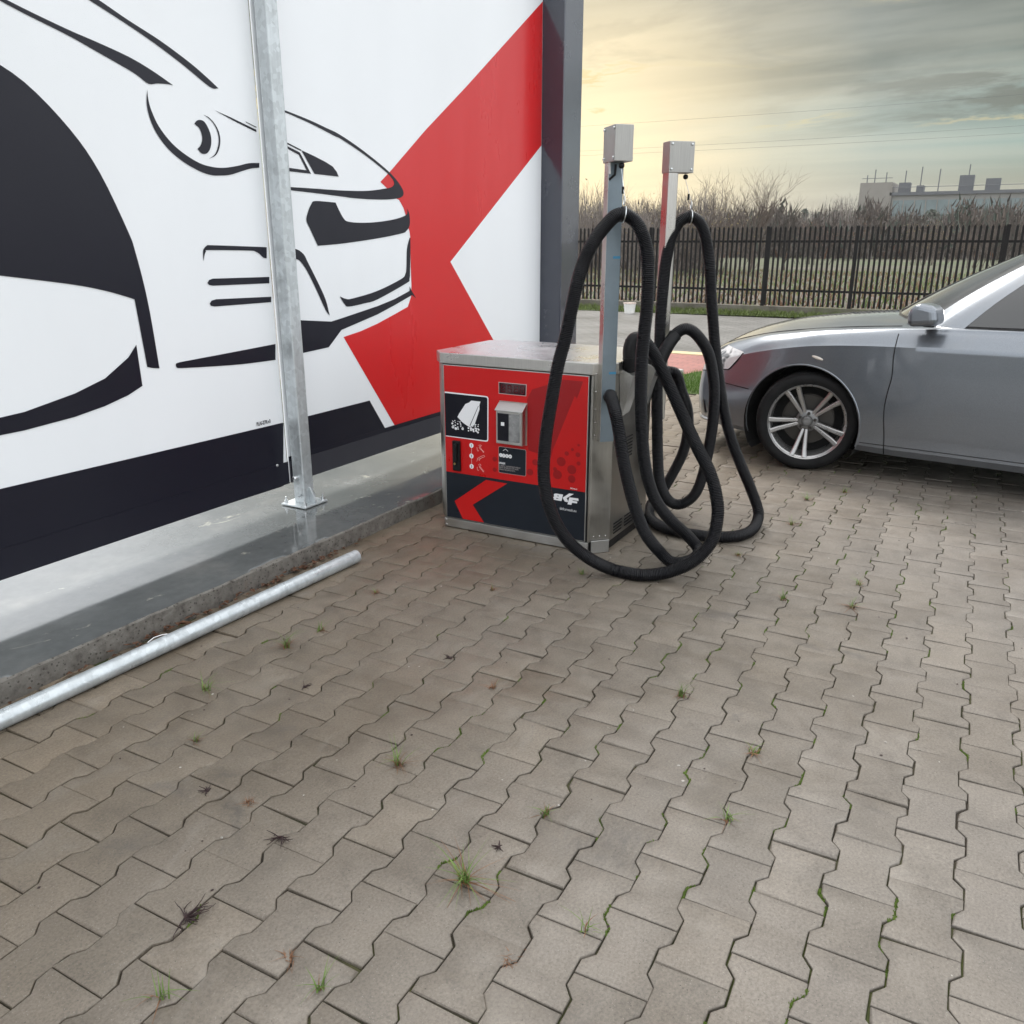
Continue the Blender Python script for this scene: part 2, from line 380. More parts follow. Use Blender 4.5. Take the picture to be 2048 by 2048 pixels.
# outlines of the printed shapes on the machine door, in metres (y, z)
DOOR = {
 'panel': [(2.3318,0.8512),(1.5451,0.8512),(1.5531,0.0573),(2.336,0.0572)],
 'dark_base': [(2.3313,0.3029),(1.5569,0.3049),(1.5531,0.0573),(2.336,0.0572)],
 'chevron': [(2.0951,0.2908),(1.9735,0.2883),(2.1758,0.1483),(2.1102,0.0634),(2.2376,0.0629),(2.2858,0.1517)],
 'picto_white': [(2.3307,0.7157),(2.0917,0.7133),(2.0815,0.711),(2.0767,0.7033),(2.08,0.4976),(2.0838,0.4891),(2.0942,0.4865),(2.3304,0.4883)],
 'picto_black': [(2.3309,0.7088),(2.0938,0.7074),(2.0856,0.7053),(2.0829,0.6985),(2.0858,0.4999),(2.0887,0.4948),(2.0983,0.4926),(2.3303,0.4928)],
 'bag': [(2.1749,0.684),(2.1217,0.6837),(2.1282,0.666),(2.1276,0.6445),(2.1581,0.5639),(2.1858,0.549),(2.2005,0.5559),(2.2152,0.5628),(2.2321,0.5728),(2.2573,0.5941),(2.2475,0.6115),(2.2089,0.664),(2.1877,0.6731)],
 'bag_fold': [(2.1344,0.6618),(2.132,0.6613),(2.1822,0.5577),(2.1856,0.5592)],
 'display': [(2.0162,0.7846),(1.8705,0.7847),(1.8721,0.7341),(2.0164,0.7341)],
 'coin': [(2.0328,0.6993),(1.8595,0.6991),(1.8668,0.4876),(2.0362,0.4887)],
 'sticker': [(2.0199,0.4716),(1.8687,0.4706),(1.8691,0.3411),(2.0227,0.3391)],
 'handle': [(2.284,0.4729),(2.2385,0.4743),(2.2411,0.3179),(2.2858,0.3177)],
 'num0': [(2.178,0.4578)],
 'num1': [(2.179,0.4037)],
 'num2': [(2.1786,0.3498)],
 'icon1': [[(2.1371,0.4625),(2.1286,0.4662),(2.1192,0.4646),(2.1224,0.4605),(2.1319,0.4594)],[(2.134,0.4555),(2.1299,0.4486),(2.1174,0.439),(2.107,0.4291)],[(2.1287,0.4589),(2.1195,0.4443),(2.1049,0.4331)],[(2.1457,0.4523),(2.1449,0.4376),(2.1396,0.4326),(2.1353,0.4387)]],
 'icon2': [[(2.1456,0.3854),(2.1434,0.395),(2.1263,0.4064),(2.1051,0.4164),(2.101,0.4095),(2.1179,0.4019),(2.1285,0.395),(2.135,0.384)],[(2.1392,0.39),(2.1264,0.399)],[(2.1489,0.3794),(2.1456,0.3854)]],
 'icon3': [[(2.1396,0.3638),(2.13,0.3687),(2.1227,0.3603)],[(2.1354,0.3606),(2.1313,0.3499),(2.1187,0.3384),(2.1083,0.3285)],[(2.1301,0.3575),(2.1207,0.3456),(2.1061,0.3326)],[(2.1461,0.3517),(2.1453,0.3368),(2.14,0.3319),(2.1357,0.3381)]],
 'caret': [(1.996,0.4543),(1.9817,0.4641),(1.9675,0.454),(1.9675,0.4513),(1.9817,0.461),(1.9961,0.4515)],
 'coin0': [(2.0084,0.4291)],
 'coin1': [(1.992,0.4287)],
 'coin2': [(1.9737,0.4287)],
 'coin3': [(1.9554,0.4286)],
 'uwaga': [(2.02,0.3882),(1.985,0.3889)],
 'lines': [(2.02,0.3762),(1.8757,0.3756),(2.0201,0.367),(1.8937,0.365),(2.0201,0.3568),(1.8916,0.3525)],
 'tonal_bag': [(1.8385,0.7655),(1.7348,0.8028),(1.6779,0.8244),(1.578,0.8235),(1.598,0.7625),(1.7041,0.5184),(1.7225,0.4469),(1.8564,0.4704),(1.8647,0.7163)],
 'tonal_fold': [(1.6166,0.7552),(1.6036,0.7392),(1.6718,0.528),(1.6901,0.466),(1.7355,0.4392),(1.7232,0.4921)],
 'dots': [(1.5917,0.5265,0.01),(1.623,0.5022,0.012),(1.6514,0.4797,0.017),(1.5937,0.4807,0.019),(1.6797,0.4371,0.036),(1.6238,0.4049,0.036),(1.5894,0.4394,0.016),(1.6981,0.3708,0.036),(1.6228,0.3596,0.03),(1.8187,0.4166,0.024),(1.8454,0.3636,0.026),(1.7117,0.3965,0.016),(2.0438,0.4041,0.02),(2.0442,0.3502,0.018)],
 'logo': [[(1.7155,0.2689),(1.7134,0.2734),(1.7046,0.2765),(1.6665,0.2763),(1.6739,0.2429),(1.7006,0.2431),(1.7162,0.2444),(1.7219,0.2503),(1.7203,0.2542),(1.7132,0.2599)],[(1.634,0.2872),(1.6104,0.2876),(1.647,0.2614),(1.6385,0.2472),(1.6417,0.2426),(1.6565,0.2429),(1.6684,0.2608)],[(1.633,0.2676),(1.5864,0.2688),(1.5843,0.2569),(1.6148,0.2564),(1.6158,0.2532),(1.5903,0.2529),(1.5928,0.2433),(1.6183,0.243),(1.6213,0.2317),(1.642,0.2317)]],
 'logo_hole': [[(1.6977,0.2663),(1.6934,0.2685),(1.6873,0.2668),(1.6883,0.2646),(1.6955,0.2646)],[(1.703,0.2531),(1.6975,0.2555),(1.6903,0.2545),(1.6914,0.2519),(1.7008,0.2511)]],
 'url': [(1.681,0.1986),(1.5878,0.1991)],
 'port': [(1.6291,0.3127),(1.5844,0.314)],
 'plai': [(2.993,0.547),(3.084,0.543)],
}
# centre lines of the two hoses, in metres
HOSE_NEAR = [[3.523,1.466,0.757],[3.442,1.426,0.769],[3.377,1.378,0.724],[3.361,1.346,0.626],[3.363,1.322,0.505],[3.379,1.293,0.379],[3.406,1.266,0.267],[3.437,1.231,0.165],[3.476,1.181,0.082],[3.483,1.115,0.032],[3.52,1.06,0.031],[3.605,1.039,0.031],[3.707,1.06,0.034],[3.705,1.12,0.095],[3.661,1.199,0.178],[3.598,1.25,0.283],[3.558,1.281,0.401],[3.527,1.296,0.535],[3.499,1.304,0.727],[3.477,1.303,0.912],[3.47,1.295,1.058],[3.464,1.286,1.163],[3.453,1.284,1.296],[3.466,1.301,1.398],[3.462,1.33,1.474],[3.455,1.363,1.515],[3.436,1.396,1.533],[3.409,1.424,1.525],[3.37,1.452,1.484],[3.323,1.476,1.429],[3.287,1.498,1.358],[3.246,1.509,1.272],[3.226,1.526,1.159],[3.206,1.541,1.046],[3.182,1.562,0.93],[3.162,1.579,0.786],[3.142,1.593,0.641],[3.129,1.596,0.523],[3.122,1.589,0.434],[3.122,1.568,0.343],[3.134,1.526,0.24],[3.155,1.468,0.159],[3.184,1.386,0.095],[3.267,1.309,0.032],[3.275,1.182,0.03],[3.339,1.078,0.042],[3.39,0.987,0.094],[3.445,0.93,0.177],[3.484,0.922,0.28],[3.518,0.943,0.362],[3.55,0.988,0.455],[3.595,1.071,0.56],[3.648,1.16,0.678],[3.673,1.24,0.805],[3.687,1.296,0.892],[3.683,1.344,0.968],[3.668,1.38,1.003],[3.652,1.41,1.003],[3.639,1.423,0.963],[3.64,1.421,0.909],[3.648,1.417,0.86]]
HOSE_FAR = [[4.125,1.442,0.79],[4.185,1.382,0.782],[4.206,1.352,0.692],[4.252,1.331,0.6],[4.277,1.326,0.508],[4.314,1.343,0.403],[4.343,1.373,0.31],[4.362,1.421,0.206],[4.371,1.466,0.117],[4.373,1.504,0.055],[4.267,1.504,0.036],[4.086,1.449,0.032],[3.975,1.367,0.031],[3.915,1.257,0.031],[3.909,1.133,0.031],[3.928,1.034,0.031],[4.003,0.945,0.031],[4.127,0.909,0.032],[4.297,0.923,0.04],[4.314,0.935,0.094],[4.31,0.982,0.201],[4.29,1.038,0.325],[4.274,1.087,0.44],[4.26,1.133,0.582],[4.239,1.169,0.758],[4.223,1.198,0.929],[4.224,1.218,1.055],[4.214,1.234,1.18],[4.207,1.247,1.304],[4.226,1.274,1.406],[4.227,1.294,1.471],[4.218,1.321,1.52],[4.197,1.358,1.541],[4.164,1.396,1.522],[4.134,1.419,1.469],[4.111,1.428,1.406],[4.081,1.432,1.304],[4.04,1.423,1.184],[4.019,1.419,1.062],[4.01,1.414,0.937],[4.0,1.412,0.772],[4.017,1.403,0.492],[4.041,1.4,0.343],[4.078,1.396,0.225],[4.139,1.37,0.122],[4.188,1.323,0.085],[4.219,1.266,0.119],[4.23,1.227,0.202],[4.224,1.196,0.364],[4.212,1.177,0.55],[4.179,1.175,0.732],[4.141,1.202,0.892],[4.104,1.247,0.979],[4.067,1.292,1.02],[4.035,1.33,1.008],[3.998,1.355,0.963],[3.976,1.373,0.919],[3.955,1.39,0.862],[3.935,1.405,0.805]]

# ================================================================== the setting
# ------------------------------------------------------------------ open ground to the horizon
def make_field_mat():
    t = NT('rough_field'); p = t.pos()
    n = t.noise(p, .9, 8, .65, .4); m = t.noise(t.map(p, (.25, .06, 1)), 1.0, 5, .6)
    soil = t.ramp(n, [(.3, (.050, .040, .032)), (.5, (.105, .086, .070)), (.72, (.18, .152, .128))])
    grass = t.ramp(n, [(.3, (.040, .065, .020)), (.7, (.085, .125, .042))])
    sx = t.n('ShaderNodeSeparateXYZ'); t.l(p, sx.inputs[0])
    band = t.ramp(t.math('DIVIDE', sx.outputs[0], 200.0), [(.12, 0.0), (.20, .55), (.45, .75), (.7, .35)])
    patch = t.ramp(m, [(.38, 0), (.56, 1)])
    f = t.math('MULTIPLY', patch, t.math('ADD', band, .12), True)
    return t.set(color=t.mix(f, soil, grass), rough=.95, normal=t.bump(n, .8, .12))
g = MB(); g.poly([(-400, -1500, -.06), (2200, -1500, -.06), (2200, 1500, -.06), (-400, 1500, -.06)])
tag(g.build('ground', make_field_mat()), kind='structure')

# ------------------------------------------------------------------ grey block paving of the yard beyond
def make_far_paving():
    t = NT('distant_block_paving'); p = t.pos()
    q = t.n('ShaderNodeTexBrick'); t.l(t.map(p, (1, 1, 1), (0, 0, 0), (0, 0, R(90))), q.inputs['Vector'])
    q.inputs['Scale'].default_value = 1.0; q.inputs['Mortar Size'].default_value = .008; q.inputs['Brick Width'].default_value = .2; q.inputs['Row Height'].default_value = .137
    q.inputs['Color1'].default_value = (.165, .158, .150, 1); q.inputs['Color2'].default_value = (.130, .125, .118, 1); q.inputs['Mortar'].default_value = (.06, .058, .05, 1)
    n = t.noise(p, .8, 6, .6)
    c = t.mix(.6, q.outputs[0], t.ramp(n, [(.3, (.62, .62, .62)), (.7, (1.15, 1.15, 1.15))]), 'MULTIPLY')
    return t.set(color=c, rough=t.ramp(n, [(.3, .38), (.7, .62)]), normal=t.bump(q.outputs[1], -.3, .004))
M['far_paving'] = make_far_paving()
b = MB(); b.poly([(8.0, -30, -.013), (17.9, -30, -.013), (17.45, 8.0, -.013), (17.2, 40, -.013), (-6, 40, -.013), (-6, 2.7, -.013), (8.0, 2.7, -.013)])
tag(b.build('road', M['far_paving']), kind='structure')

# joint sand and dirt under the near pavers
def make_joint_mat():
    t = NT('joint_dirt'); p = t.pos()
    n = t.noise(p, 9, 6, .6); m = t.noise(p, 1.1, 4, .6)
    dirt = t.ramp(n, [(.3, (.018, .014, .010)), (.7, (.060, .048, .034))])
    moss = t.ramp(n, [(.3, (.022, .035, .006)), (.7, (.075, .085, .018))])
    return t.set(color=t.mix(t.ramp(m, [(.42, 0), (.58, .9)]), dirt, moss), rough=.95, normal=t.bump(n, .7, .01))
PX0, PX1, PY0, PY1 = .15, 8.05, -1.35, 2.66
b = MB(); b.poly([(-6, -30, -.0085), (8.05, -30, -.0085), (8.05, 2.75, -.0085), (-6, 2.75, -.0085)])
pave = b.build('pavement', make_joint_mat()); tag(pave, kind='structure')

# ------------------------------------------------------------------ bone-shaped concrete pavers
def make_paver_mat():
    t = NT('concrete_paver'); p = t.pos()
    oi = t.n('ShaderNodeObjectInfo'); at = t.n('ShaderNodeAttribute', attribute_name='tone')
    rnd = t.math('FRACT', t.math('ADD', oi.outputs['Random'], at.outputs['Fac']))
    sx = t.n('ShaderNodeSeparateXYZ'); t.l(p, sx.inputs[0])
    big = t.noise(p, .55, 4, .55)
    side = t.math('ADD', t.math('MULTIPLY', sx.outputs[1], .26), t.math('MULTIPLY', big, .75))       # browner by the wall, greyer in the yard
    base = t.ramp(side, [(.30, (.162, .146, .129)), (.70, (.156, .133, .107)), (1.05, (.152, .122, .089))])
    tone = t.ramp(rnd, [(0, (.90, .89, .87)), (.25, (.97, .97, .96)), (.6, (1.0, 1.0, 1.0)), (.88, (1.05, 1.05, 1.04)), (1, (1.13, 1.12, 1.10))])
    c = t.mix(1.0, base, tone, 'MULTIPLY')
    blot = t.noise(p, 6.5, 7, .62, .5)
    c = t.mix(.75, c, t.ramp(blot, [(.28, .72), (.5, 1.0), (.75, 1.15)]), 'MULTIPLY')
    grain = t.noise(p, 150, 5, .75)
    c = t.mix(.8, c, t.ramp(grain, [(.30, .55), (.5, 1.0), (.70, 1.38)]), 'MULTIPLY')
    sp = t.vor(p, 130); spk = t.math('LESS_THAN', sp[0], .14)
    keep = t.math('GREATER_THAN', t.noise(p, 70, 2, .5), .53)
    c = t.mix(t.math('MULTIPLY', t.math('MULTIPLY', spk, keep), .42), c, (.36, .34, .31))
    dk = t.vor(t.map(p, (1, 1, 1), (3.3, 1.2, 0)), 85); dkk = t.math('MULTIPLY', t.math('LESS_THAN', dk[0], .13), t.math('GREATER_THAN', t.noise(p, 30, 2, .5), .56))
    c = t.mix(t.math('MULTIPLY', dkk, .75), c, (.045, .038, .032))
    # oil and tyre smudges
    sm = t.noise(t.map(p, (1, .6, 1), (2.7, .4, 0)), 2.2, 5, .7, 1.1)
    c = t.mix(t.ramp(sm, [(.63, 0), (.74, .52)]), c, (.062, .058, .055))
    oil = t.n('ShaderNodeVectorMath', operation='DISTANCE'); t.l(t.map(p, (1, .8, 0)), oil.inputs[0]); oil.inputs[1].default_value = (1.63, .62 * .8, 0)
    om = t.math('MULTIPLY', t.ramp(oil.outputs['Value'], [(.02, 1), (.19, 0)], 'EASE'), t.ramp(t.noise(t.map(p, (6, 20, 6)), 3, 5, .7), [(.42, 0), (.62, 1)]))
    c = t.mix(t.math('MULTIPLY', om, .42), c, (.050, .047, .046))
    scuff_sheen = t.ramp(t.noise(t.map(p, (1, 1.6, 1), (9, 4, 0)), 3.0, 6, .65, .8), [(.56, 0), (.72, .30)])
    c = t.mix(scuff_sheen, c, (.27, .25, .22))  # pale patches: scuffing, plus wet sheen painted into the colour
    damp = t.ramp(t.noise(t.map(p, (1, 1, 1), (1, 7, 0)), 1.7, 6, .65, .9), [(.50, 0), (.66, .5)])
    c = t.mix(damp, c, t.mix(1.0, c, (.62, .58, .52), 'MULTIPLY'))
    wet = t.noise(p, 1.3, 5, .6, .3)
    rg = t.ramp(wet, [(.35, .40), (.6, .66), (.8, .8)])
    nb = t.bump(grain, .35, .0016); nb = t.bump(blot, .25, .006, nb)
    return t.set(color=c, rough=rg, normal=nb, spec=.45)
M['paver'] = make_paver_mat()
LP, PITCHY, W1, W0, TR, GAP = .2, .1362, .0793, .0569, .013, .0015
def paver_outline(ins):
    e = LP / 2 - ins; a, b2 = LP / 4 + TR, LP / 4 - TR
    w1, w0 = W1 - ins, W0 - ins
    k = ins * .35
    side = [(-e, w1), (-a - k, w1), (-b2 - k, w0), (b2 + k, w0), (a + k, w1), (e, w1)]
    return side + [(-x, -y) for x, y in side]
def paver_variant(seed):
    """outline rings of one paver with worn edges and the odd chipped corner"""
    r = random.Random(seed); o, m_, i = paver_outline(GAP), paver_outline(GAP + .0013), paver_outline(GAP + .0030); n = len(o); out = [[], [], [], []]
    for k in range(n):
        jx, jy = r.gauss(0, .0007), r.gauss(0, .0007); ch = r.uniform(.003, .009) if r.random() < .09 else 0.0
        def pull(p, d): L = math.hypot(*p); return (p[0] * (1 - d / L) + jx, p[1] * (1 - d / L) + jy)
        out[0].append((*pull(o[k], 0), -.05)); out[1].append((*pull(o[k], ch * .5), -.0026 - ch * .5)); out[2].append((*pull(m_[k], ch * .9), -.0008 - ch * .15)); out[3].append((*pull(i[k], ch * 1.25 + r.uniform(0, .0012)), 0))
    return out
VARIANTS = [paver_variant(40 + q) for q in range(12)]
def paver_geo(mb, fn, v=0):
    rings = VARIANTS[v]; n = len(rings[0])
    vs = [fn(*p) for ring in rings for p in ring]
    fs = []
    for r in range(3):
        fs += [(r * n + k, r * n + (k + 1) % n, (r + 1) * n + (k + 1) % n, (r + 1) * n + k) for k in range(n)]
    fs.append(tuple(3 * n + k for k in range(n)))
    mb.add(vs, [f[::-1] for f in fs])
ROT = R(1.1); OX, OY = 1.3476, .338
spots = []
for k in range(-16, 20):
    for j in range(-8, 36):
        lx = .1 + .2 * j + (-.1 if k % 2 else 0); ly = PITCHY * k
        x = OX + lx * math.cos(ROT) - ly * math.sin(ROT); y = OY + lx * math.sin(ROT) + ly * math.cos(ROT)
        if PX0 < x < PX1 and PY0 < y < PY1: spots.append((x, y))
def in_view(p):
    d = Vector((p[0], p[1], -CAM_H)); f = d.dot(_look); u = d.dot(RT) / f if f > 0 else 9; w = d.dot(_up) / f if f > 0 else 9
    return f > 0 and abs(u) < .60 and -.66 < w < .61, d.length
near = sorted((q for q in spots if in_view(q)[0]), key=lambda q: in_view(q)[1])
singles = set(near[:300])
pmeshes = []
for q in range(len(VARIANTS)):
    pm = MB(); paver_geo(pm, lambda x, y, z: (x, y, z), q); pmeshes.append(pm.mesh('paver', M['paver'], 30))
rp = random.Random(3)
stuff = MB(); placed = []
for (x, y) in spots:
    dz, tx, ty, rz = rp.gauss(0, .0011), rp.gauss(0, .006), rp.gauss(0, .006), ROT + rp.gauss(0, .004)
    x += rp.gauss(0, .0007); y += rp.gauss(0, .0007)
    if rp.random() < .5: rz += math.pi
    Mx = Matrix.Translation((x, y, dz)) @ Matrix.Rotation(rz, 4, 'Z') @ Matrix.Rotation(tx, 4, 'X') @ Matrix.Rotation(ty, 4, 'Y')
    placed.append(Mx)
for (x, y), Mx in zip(spots, placed):
    if (x, y) in singles:
        o = bpy.data.objects.new('paver', rp.choice(pmeshes)); col.objects.link(o); o.parent = pave; o.matrix_local = Mx
    else:
        paver_geo(stuff, lambda a, b3, c, Mx=Mx: Mx @ Vector((a, b3, c)), rp.randrange(len(VARIANTS)))
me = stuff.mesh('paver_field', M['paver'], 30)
at = me.attributes.new('tone', 'FLOAT', 'FACE'); per = len(me.polygons) // max(1, len(spots) - len(singles)); vals = []
for i in range(len(me.polygons) // per): vals += [rp.random()] * per
at.data.foreach_set('value', vals)
tag(link('paver_field', me, pave), kind='stuff')

# ------------------------------------------------------------------ moss in the joints and small debris
def plain_leaf(name, c, var=.35):
    t = NT(name); oi = t.n('ShaderNodeObjectInfo'); n = t.noise(t.pos(), 35, 3, .6)
    return t.set(color=t.ramp(n, [(.3, tuple(v * (1 - var) for v in c)), (.7, tuple(v * (1 + var) for v in c))]), rough=.6, spec=.3)
M['moss'] = plain_leaf('moss', (.075, .118, .016))
M['blade'] = plain_leaf('grass_blade', (.110, .175, .040))
M['lawn'] = plain_leaf('lawn_grass', (.075, .150, .015))
M['verge'] = plain_leaf('verge_grass', (.095, .125, .030), .5)
M['dry_blade'] = plain_leaf('dry_blade', (.17, .085, .045))
M['dead_leaf'] = plain_leaf('dead_leaf', (.085, .040, .022))
M['dark_root'] = plain_leaf('dark_root', (.035, .020, .020))
rm = random.Random(11); moss = MB()
def zig(k, s):       # point on the joint line right of column k at distance s along it
    u = (s % .2) / .2
    def hw(u): 
        v = abs(((u + .5) % 1) - .5) * .2        # distance from the bone's end
        if v < .05 - TR: return W1
        if v > .05 + TR: return W0
        return W1 + (W0 - W1) * (v - .05 + TR) / (2 * TR)
    lx = s + (-.1 if k % 2 else 0); ly = PITCHY * k - hw(u)
    return OX + lx * math.cos(ROT) - ly * math.sin(ROT), OY + lx * math.sin(ROT) + ly * math.cos(ROT)
def moss_run(k, s0, s1, h):
    s = s0
    while s < s1:
        x, y = zig(k, s)
        for _ in range(2):
            r = rm.uniform(.0022, .0048); px, py = x + rm.gauss(0, .0014), y + rm.gauss(0, .0014); z = rm.uniform(-.004, h)
            a = rm.uniform(0, 6.28)
            vs = [(px + r * math.cos(a + i * 1.2566), py + r * math.sin(a + i * 1.2566), z - .006) for i in range(5)] + [(px + rm.gauss(0, .001), py + rm.gauss(0, .001), z + r * .8)]
            moss.add(vs, [(i, (i + 1) % 5, 5) for i in range(5)])
        s += .0035
for _ in range(620):
    k = rm.randint(-9, 15); s = rm.uniform(-.9, 5.2)
    x, y = zig(k, s)
    w = .25 + .75 * math.exp(-((y - .55) / .55) ** 2) * (1 if 1.2 < x < 5.5 else .35)
    if rm.random() > w: continue
    moss_run(k, s, s + rm.uniform(.008, .060), rm.uniform(-.001, .0015))
for k, s in ((4, -.075), (2, .02), (3, -.26), (1, .30), (0, -.15), (5, .12), (-1, .12), (6, .44), (-2, .35), (0, .75), (2, .62), (1, .95)):
    moss_run(k, s, s + rm.uniform(.04, .085), .004)
tag(moss.build('moss', M['moss']), 'bright green moss growing in the joints between the pavers', 'moss', kind='stuff')

debris = MB(); rd = random.Random(5)
for _ in range(260):
    x, y = rd.uniform(.7, 6.5), rd.uniform(-.4, 2.55)
    r = rd.uniform(.0015, .005); a = rd.uniform(0, 6.28); h = r * rd.uniform(.3, .8)
    debris.mi = 0 if rd.random() < .6 else 1
    n = 6
    vs = [(x + r * rd.uniform(.6, 1.2) * math.cos(a + i * 6.283 / n), y + r * rd.uniform(.6, 1.2) * math.sin(a + i * 6.283 / n), .0003) for i in range(n)] + [(x, y, h)]
    debris.add(vs, [(i, (i + 1) % n, n) for i in range(n)])
M['crumb'] = plain('pale_grit', (.36, .34, .31), .8, 0, .3, 40)
tag(debris.build('debris', [M['dark_root'], M['crumb']]), 'tiny crumbs of soil and pale grit scattered over the pavers', 'debris', kind='stuff')

# ------------------------------------------------------------------ wash bay slab with its raised edge
SZ, SY = .08, 2.61
def make_slab_mat():
    t = NT('wet_concrete_slab'); p = t.pos(); q = t.map(p, (1, 1, 0))
    n = t.noise(p, 2.4, 7, .6); f = t.noise(p, 22, 5, .65); g2 = t.noise(p, 130, 3, .6)
    geo = t.n('ShaderNodeNewGeometry'); sn = t.n('ShaderNodeSeparateXYZ'); t.l(geo.outputs['Normal'], sn.inputs[0])
    top = t.math('GREATER_THAN', sn.outputs[2], .97)
    ctop = t.ramp(n, [(.3, (.095, .102, .103)), (.55, (.130, .136, .135)), (.75, (.19, .188, .18))])
    ctop = t.mix(.4, ctop, t.ramp(f, [(.35, .75), (.65, 1.15)]), 'MULTIPLY')
    scum = t.ramp(t.noise(t.map(p, (1.2, 2.2, 1), (5, 2, 0)), 3.1, 6, .7, .8), [(.64, 0), (.70, .7)])
    ctop = t.mix(scum, ctop, (.44, .43, .36))
    cs = t.ramp(f, [(.30, (.075, .068, .060)), (.45, (.135, .124, .110)), (.62, (.175, .163, .146)), (.8, (.25, .235, .212))])
    pit = t.vor(p, 55); cs = t.mix(t.math('MULTIPLY', t.math('LESS_THAN', pit[0], .22), .7), cs, (.035, .03, .025))
    rust = t.ramp(t.noise(p, 5.5, 5, .7), [(.6, 0), (.72, .55)])
    cs = t.mix(rust, cs, (.10, .055, .035))
    pud = t.noise(t.map(p, (1, 1.5, 1)), 1.5, 6, .6, .4)
    rw = t.ramp(pud, [(.30, .045), (.52, .10), (.64, .24), (.75, .38)])
    rt2 = t.mix(top, .85, rw)
    bh = t.math('MULTIPLY', t.math('ADD', f, t.math('MULTIPLY', g2, .5)), t.math('SUBTRACT', 1.006, t.math('MULTIPLY', top, 1.0)))
    nb = t.bump(bh, .8, .008)
    nb = t.bump(t.math('MULTIPLY', t.ramp(pud, [(.54, 0), (.68, 1)]), f), .04, .002, nb)
    return t.set(color=t.mix(top, cs, ctop), rough=rt2, normal=nb, spec=t.math('ADD', .35, t.math('MULTIPLY', top, .40)), coat=t.math('MULTIPLY', top, .25), coatr=.07)
rs = random.Random(21); sl = MB()
xs = [-3 + i * .035 for i in range(int(9.42 / .035))]
ew, bw = [], []
w1 = w2 = 0
for x in xs:
    w1 = w1 * .7 + rs.gauss(0, .0016); w2 = w2 * .6 + rs.gauss(0, .0011)
    chip = rs.uniform(.004, .014) if rs.random() < .07 else 0
    ew.append((SY + w1 + chip, SZ + w2 - chip * .6)); bw.append(SY - .004 + rs.gauss(0, .002))
n = len(xs)
rows = [[(x, bw[i], -.02) for i, x in enumerate(xs)], [(x, (bw[i] + ew[i][0]) / 2 + rs.gauss(0, .0015), .035 + rs.gauss(0, .003)) for i, x in enumerate(xs)],
        [(x, ew[i][0] - .001, ew[i][1] - .006) for i, x in enumerate(xs)], [(x, ew[i][0] + .006, ew[i][1]) for i, x in enumerate(xs)], [(x, ew[i][0] + .03, SZ) for i, x in enumerate(xs)],
        [(x, ew[i][0] + .05, SZ) for i, x in enumerate(xs)], [(x, 9.5, SZ) for x in xs]]
vs = [p for r in rows for p in r]
sl.add(vs, [(r * n + i, r * n + i + 1, (r + 1) * n + i + 1, (r + 1) * n + i) for r in range(len(rows) - 1) for i in range(n - 1)])
e = xs[-1]
sl.poly([(e, bw[-1], -.02), (e, 9.5, -.02), (e, 9.5, SZ), (e, ew[-1][0] + .03, SZ), (e, ew[-1][0] + .006, ew[-1][1])])
slab = sl.build('concrete_slab', make_slab_mat(), smooth=35, recalc=True); tag(slab, kind='structure')
for f_ in slab.data.polygons:
    if max(slab.data.vertices[i].co.y for i in f_.vertices) > 9: f_.use_smooth = False

# dead leaves caught between the kerb and the pipe
lf = MB(); rl = random.Random(9)
for _ in range(95):
    x = rl.choice((rl.uniform(.7, 3.05), rl.gauss(2.55, .2), rl.gauss(1.9, .15))); y = 2.598 - abs(rl.gauss(0, .022)); z = rl.uniform(.003, .018)
    a, L, w = rl.uniform(0, 6.28), rl.uniform(.010, .024), rl.uniform(.006, .013); tl = rl.uniform(-.5, .5)
    c, s2 = math.cos(a), math.sin(a)
    P = [(-L, 0, 0), (0, w, .5), (L, 0, 0), (0, -w, .5), (0, 0, 0)]
    lf.add([(x + c * u - s2 * v, min(2.600, y + s2 * u + c * v), z + abs(u) * tl * .6 + k * .008 + .002) for u, v, k in P], [(0, 4, 1), (1, 4, 2), (2, 4, 3), (3, 4, 0)])
tag(lf.build('leaf_litter', M['dead_leaf']), 'brown dead leaves gathered along the foot of the concrete kerb', 'leaves', kind='stuff')

# ------------------------------------------------------------------ red paving, yellow edging and grass island behind the machine
def make_red_paving():
    t = NT('red_block_paving'); p = t.pos()
    q = t.n('ShaderNodeTexBrick'); t.l(t.map(p, (1, 1, 1), (0, 0, 0), (0, 0, R(90))), q.inputs['Vector'])
    q.inputs['Scale'].default_value = 1.0; q.inputs['Mortar Size'].default_value = .006; q.inputs['Brick Width'].default_value = .2; q.inputs['Row Height'].default_value = .1
    q.inputs['Color1'].default_value = (.33, .125, .105, 1); q.inputs['Color2'].default_value = (.27, .100, .085, 1); q.inputs['Mortar'].default_value = (.12, .06, .05, 1)
    n = t.noise(p, 2, 6, .6)
    return t.set(color=t.mix(.6, q.outputs[0], t.ramp(n, [(.3, .7), (.7, 1.2)]), 'MULTIPLY'), rough=.55, normal=t.bump(q.outputs[1], -.3, .004))
b = MB(); b.box(9.72, 10.98, -14, 4.15, -.05, .0); b.prism([(9.72, 4.15), (9.05, 3.02), (9.72, 2.82)], lambda u, v, w: (u, v, w), -.05, .0)
tag(b.build('red_pavement', make_red_paving(), recalc=True), kind='structure')
M['yellow_edge'] = plain('sandy_yellow_edging', (.50, .40, .23), .6, 0, .15, 4)
k = MB(); k.box(10.985, 11.22, -14, 4.15, -.05, .012)
tag(k.build('yellow_edging', M['yellow_edge'], bevel=.006), kind='structure')
k = MB(); k.prism([(8.98, 3.10), (9.06, 3.00), (9.24, 2.955), (9.28, 3.02), (9.06, 3.13)], lambda u, v, w: (u, v, w), -.05, .06)
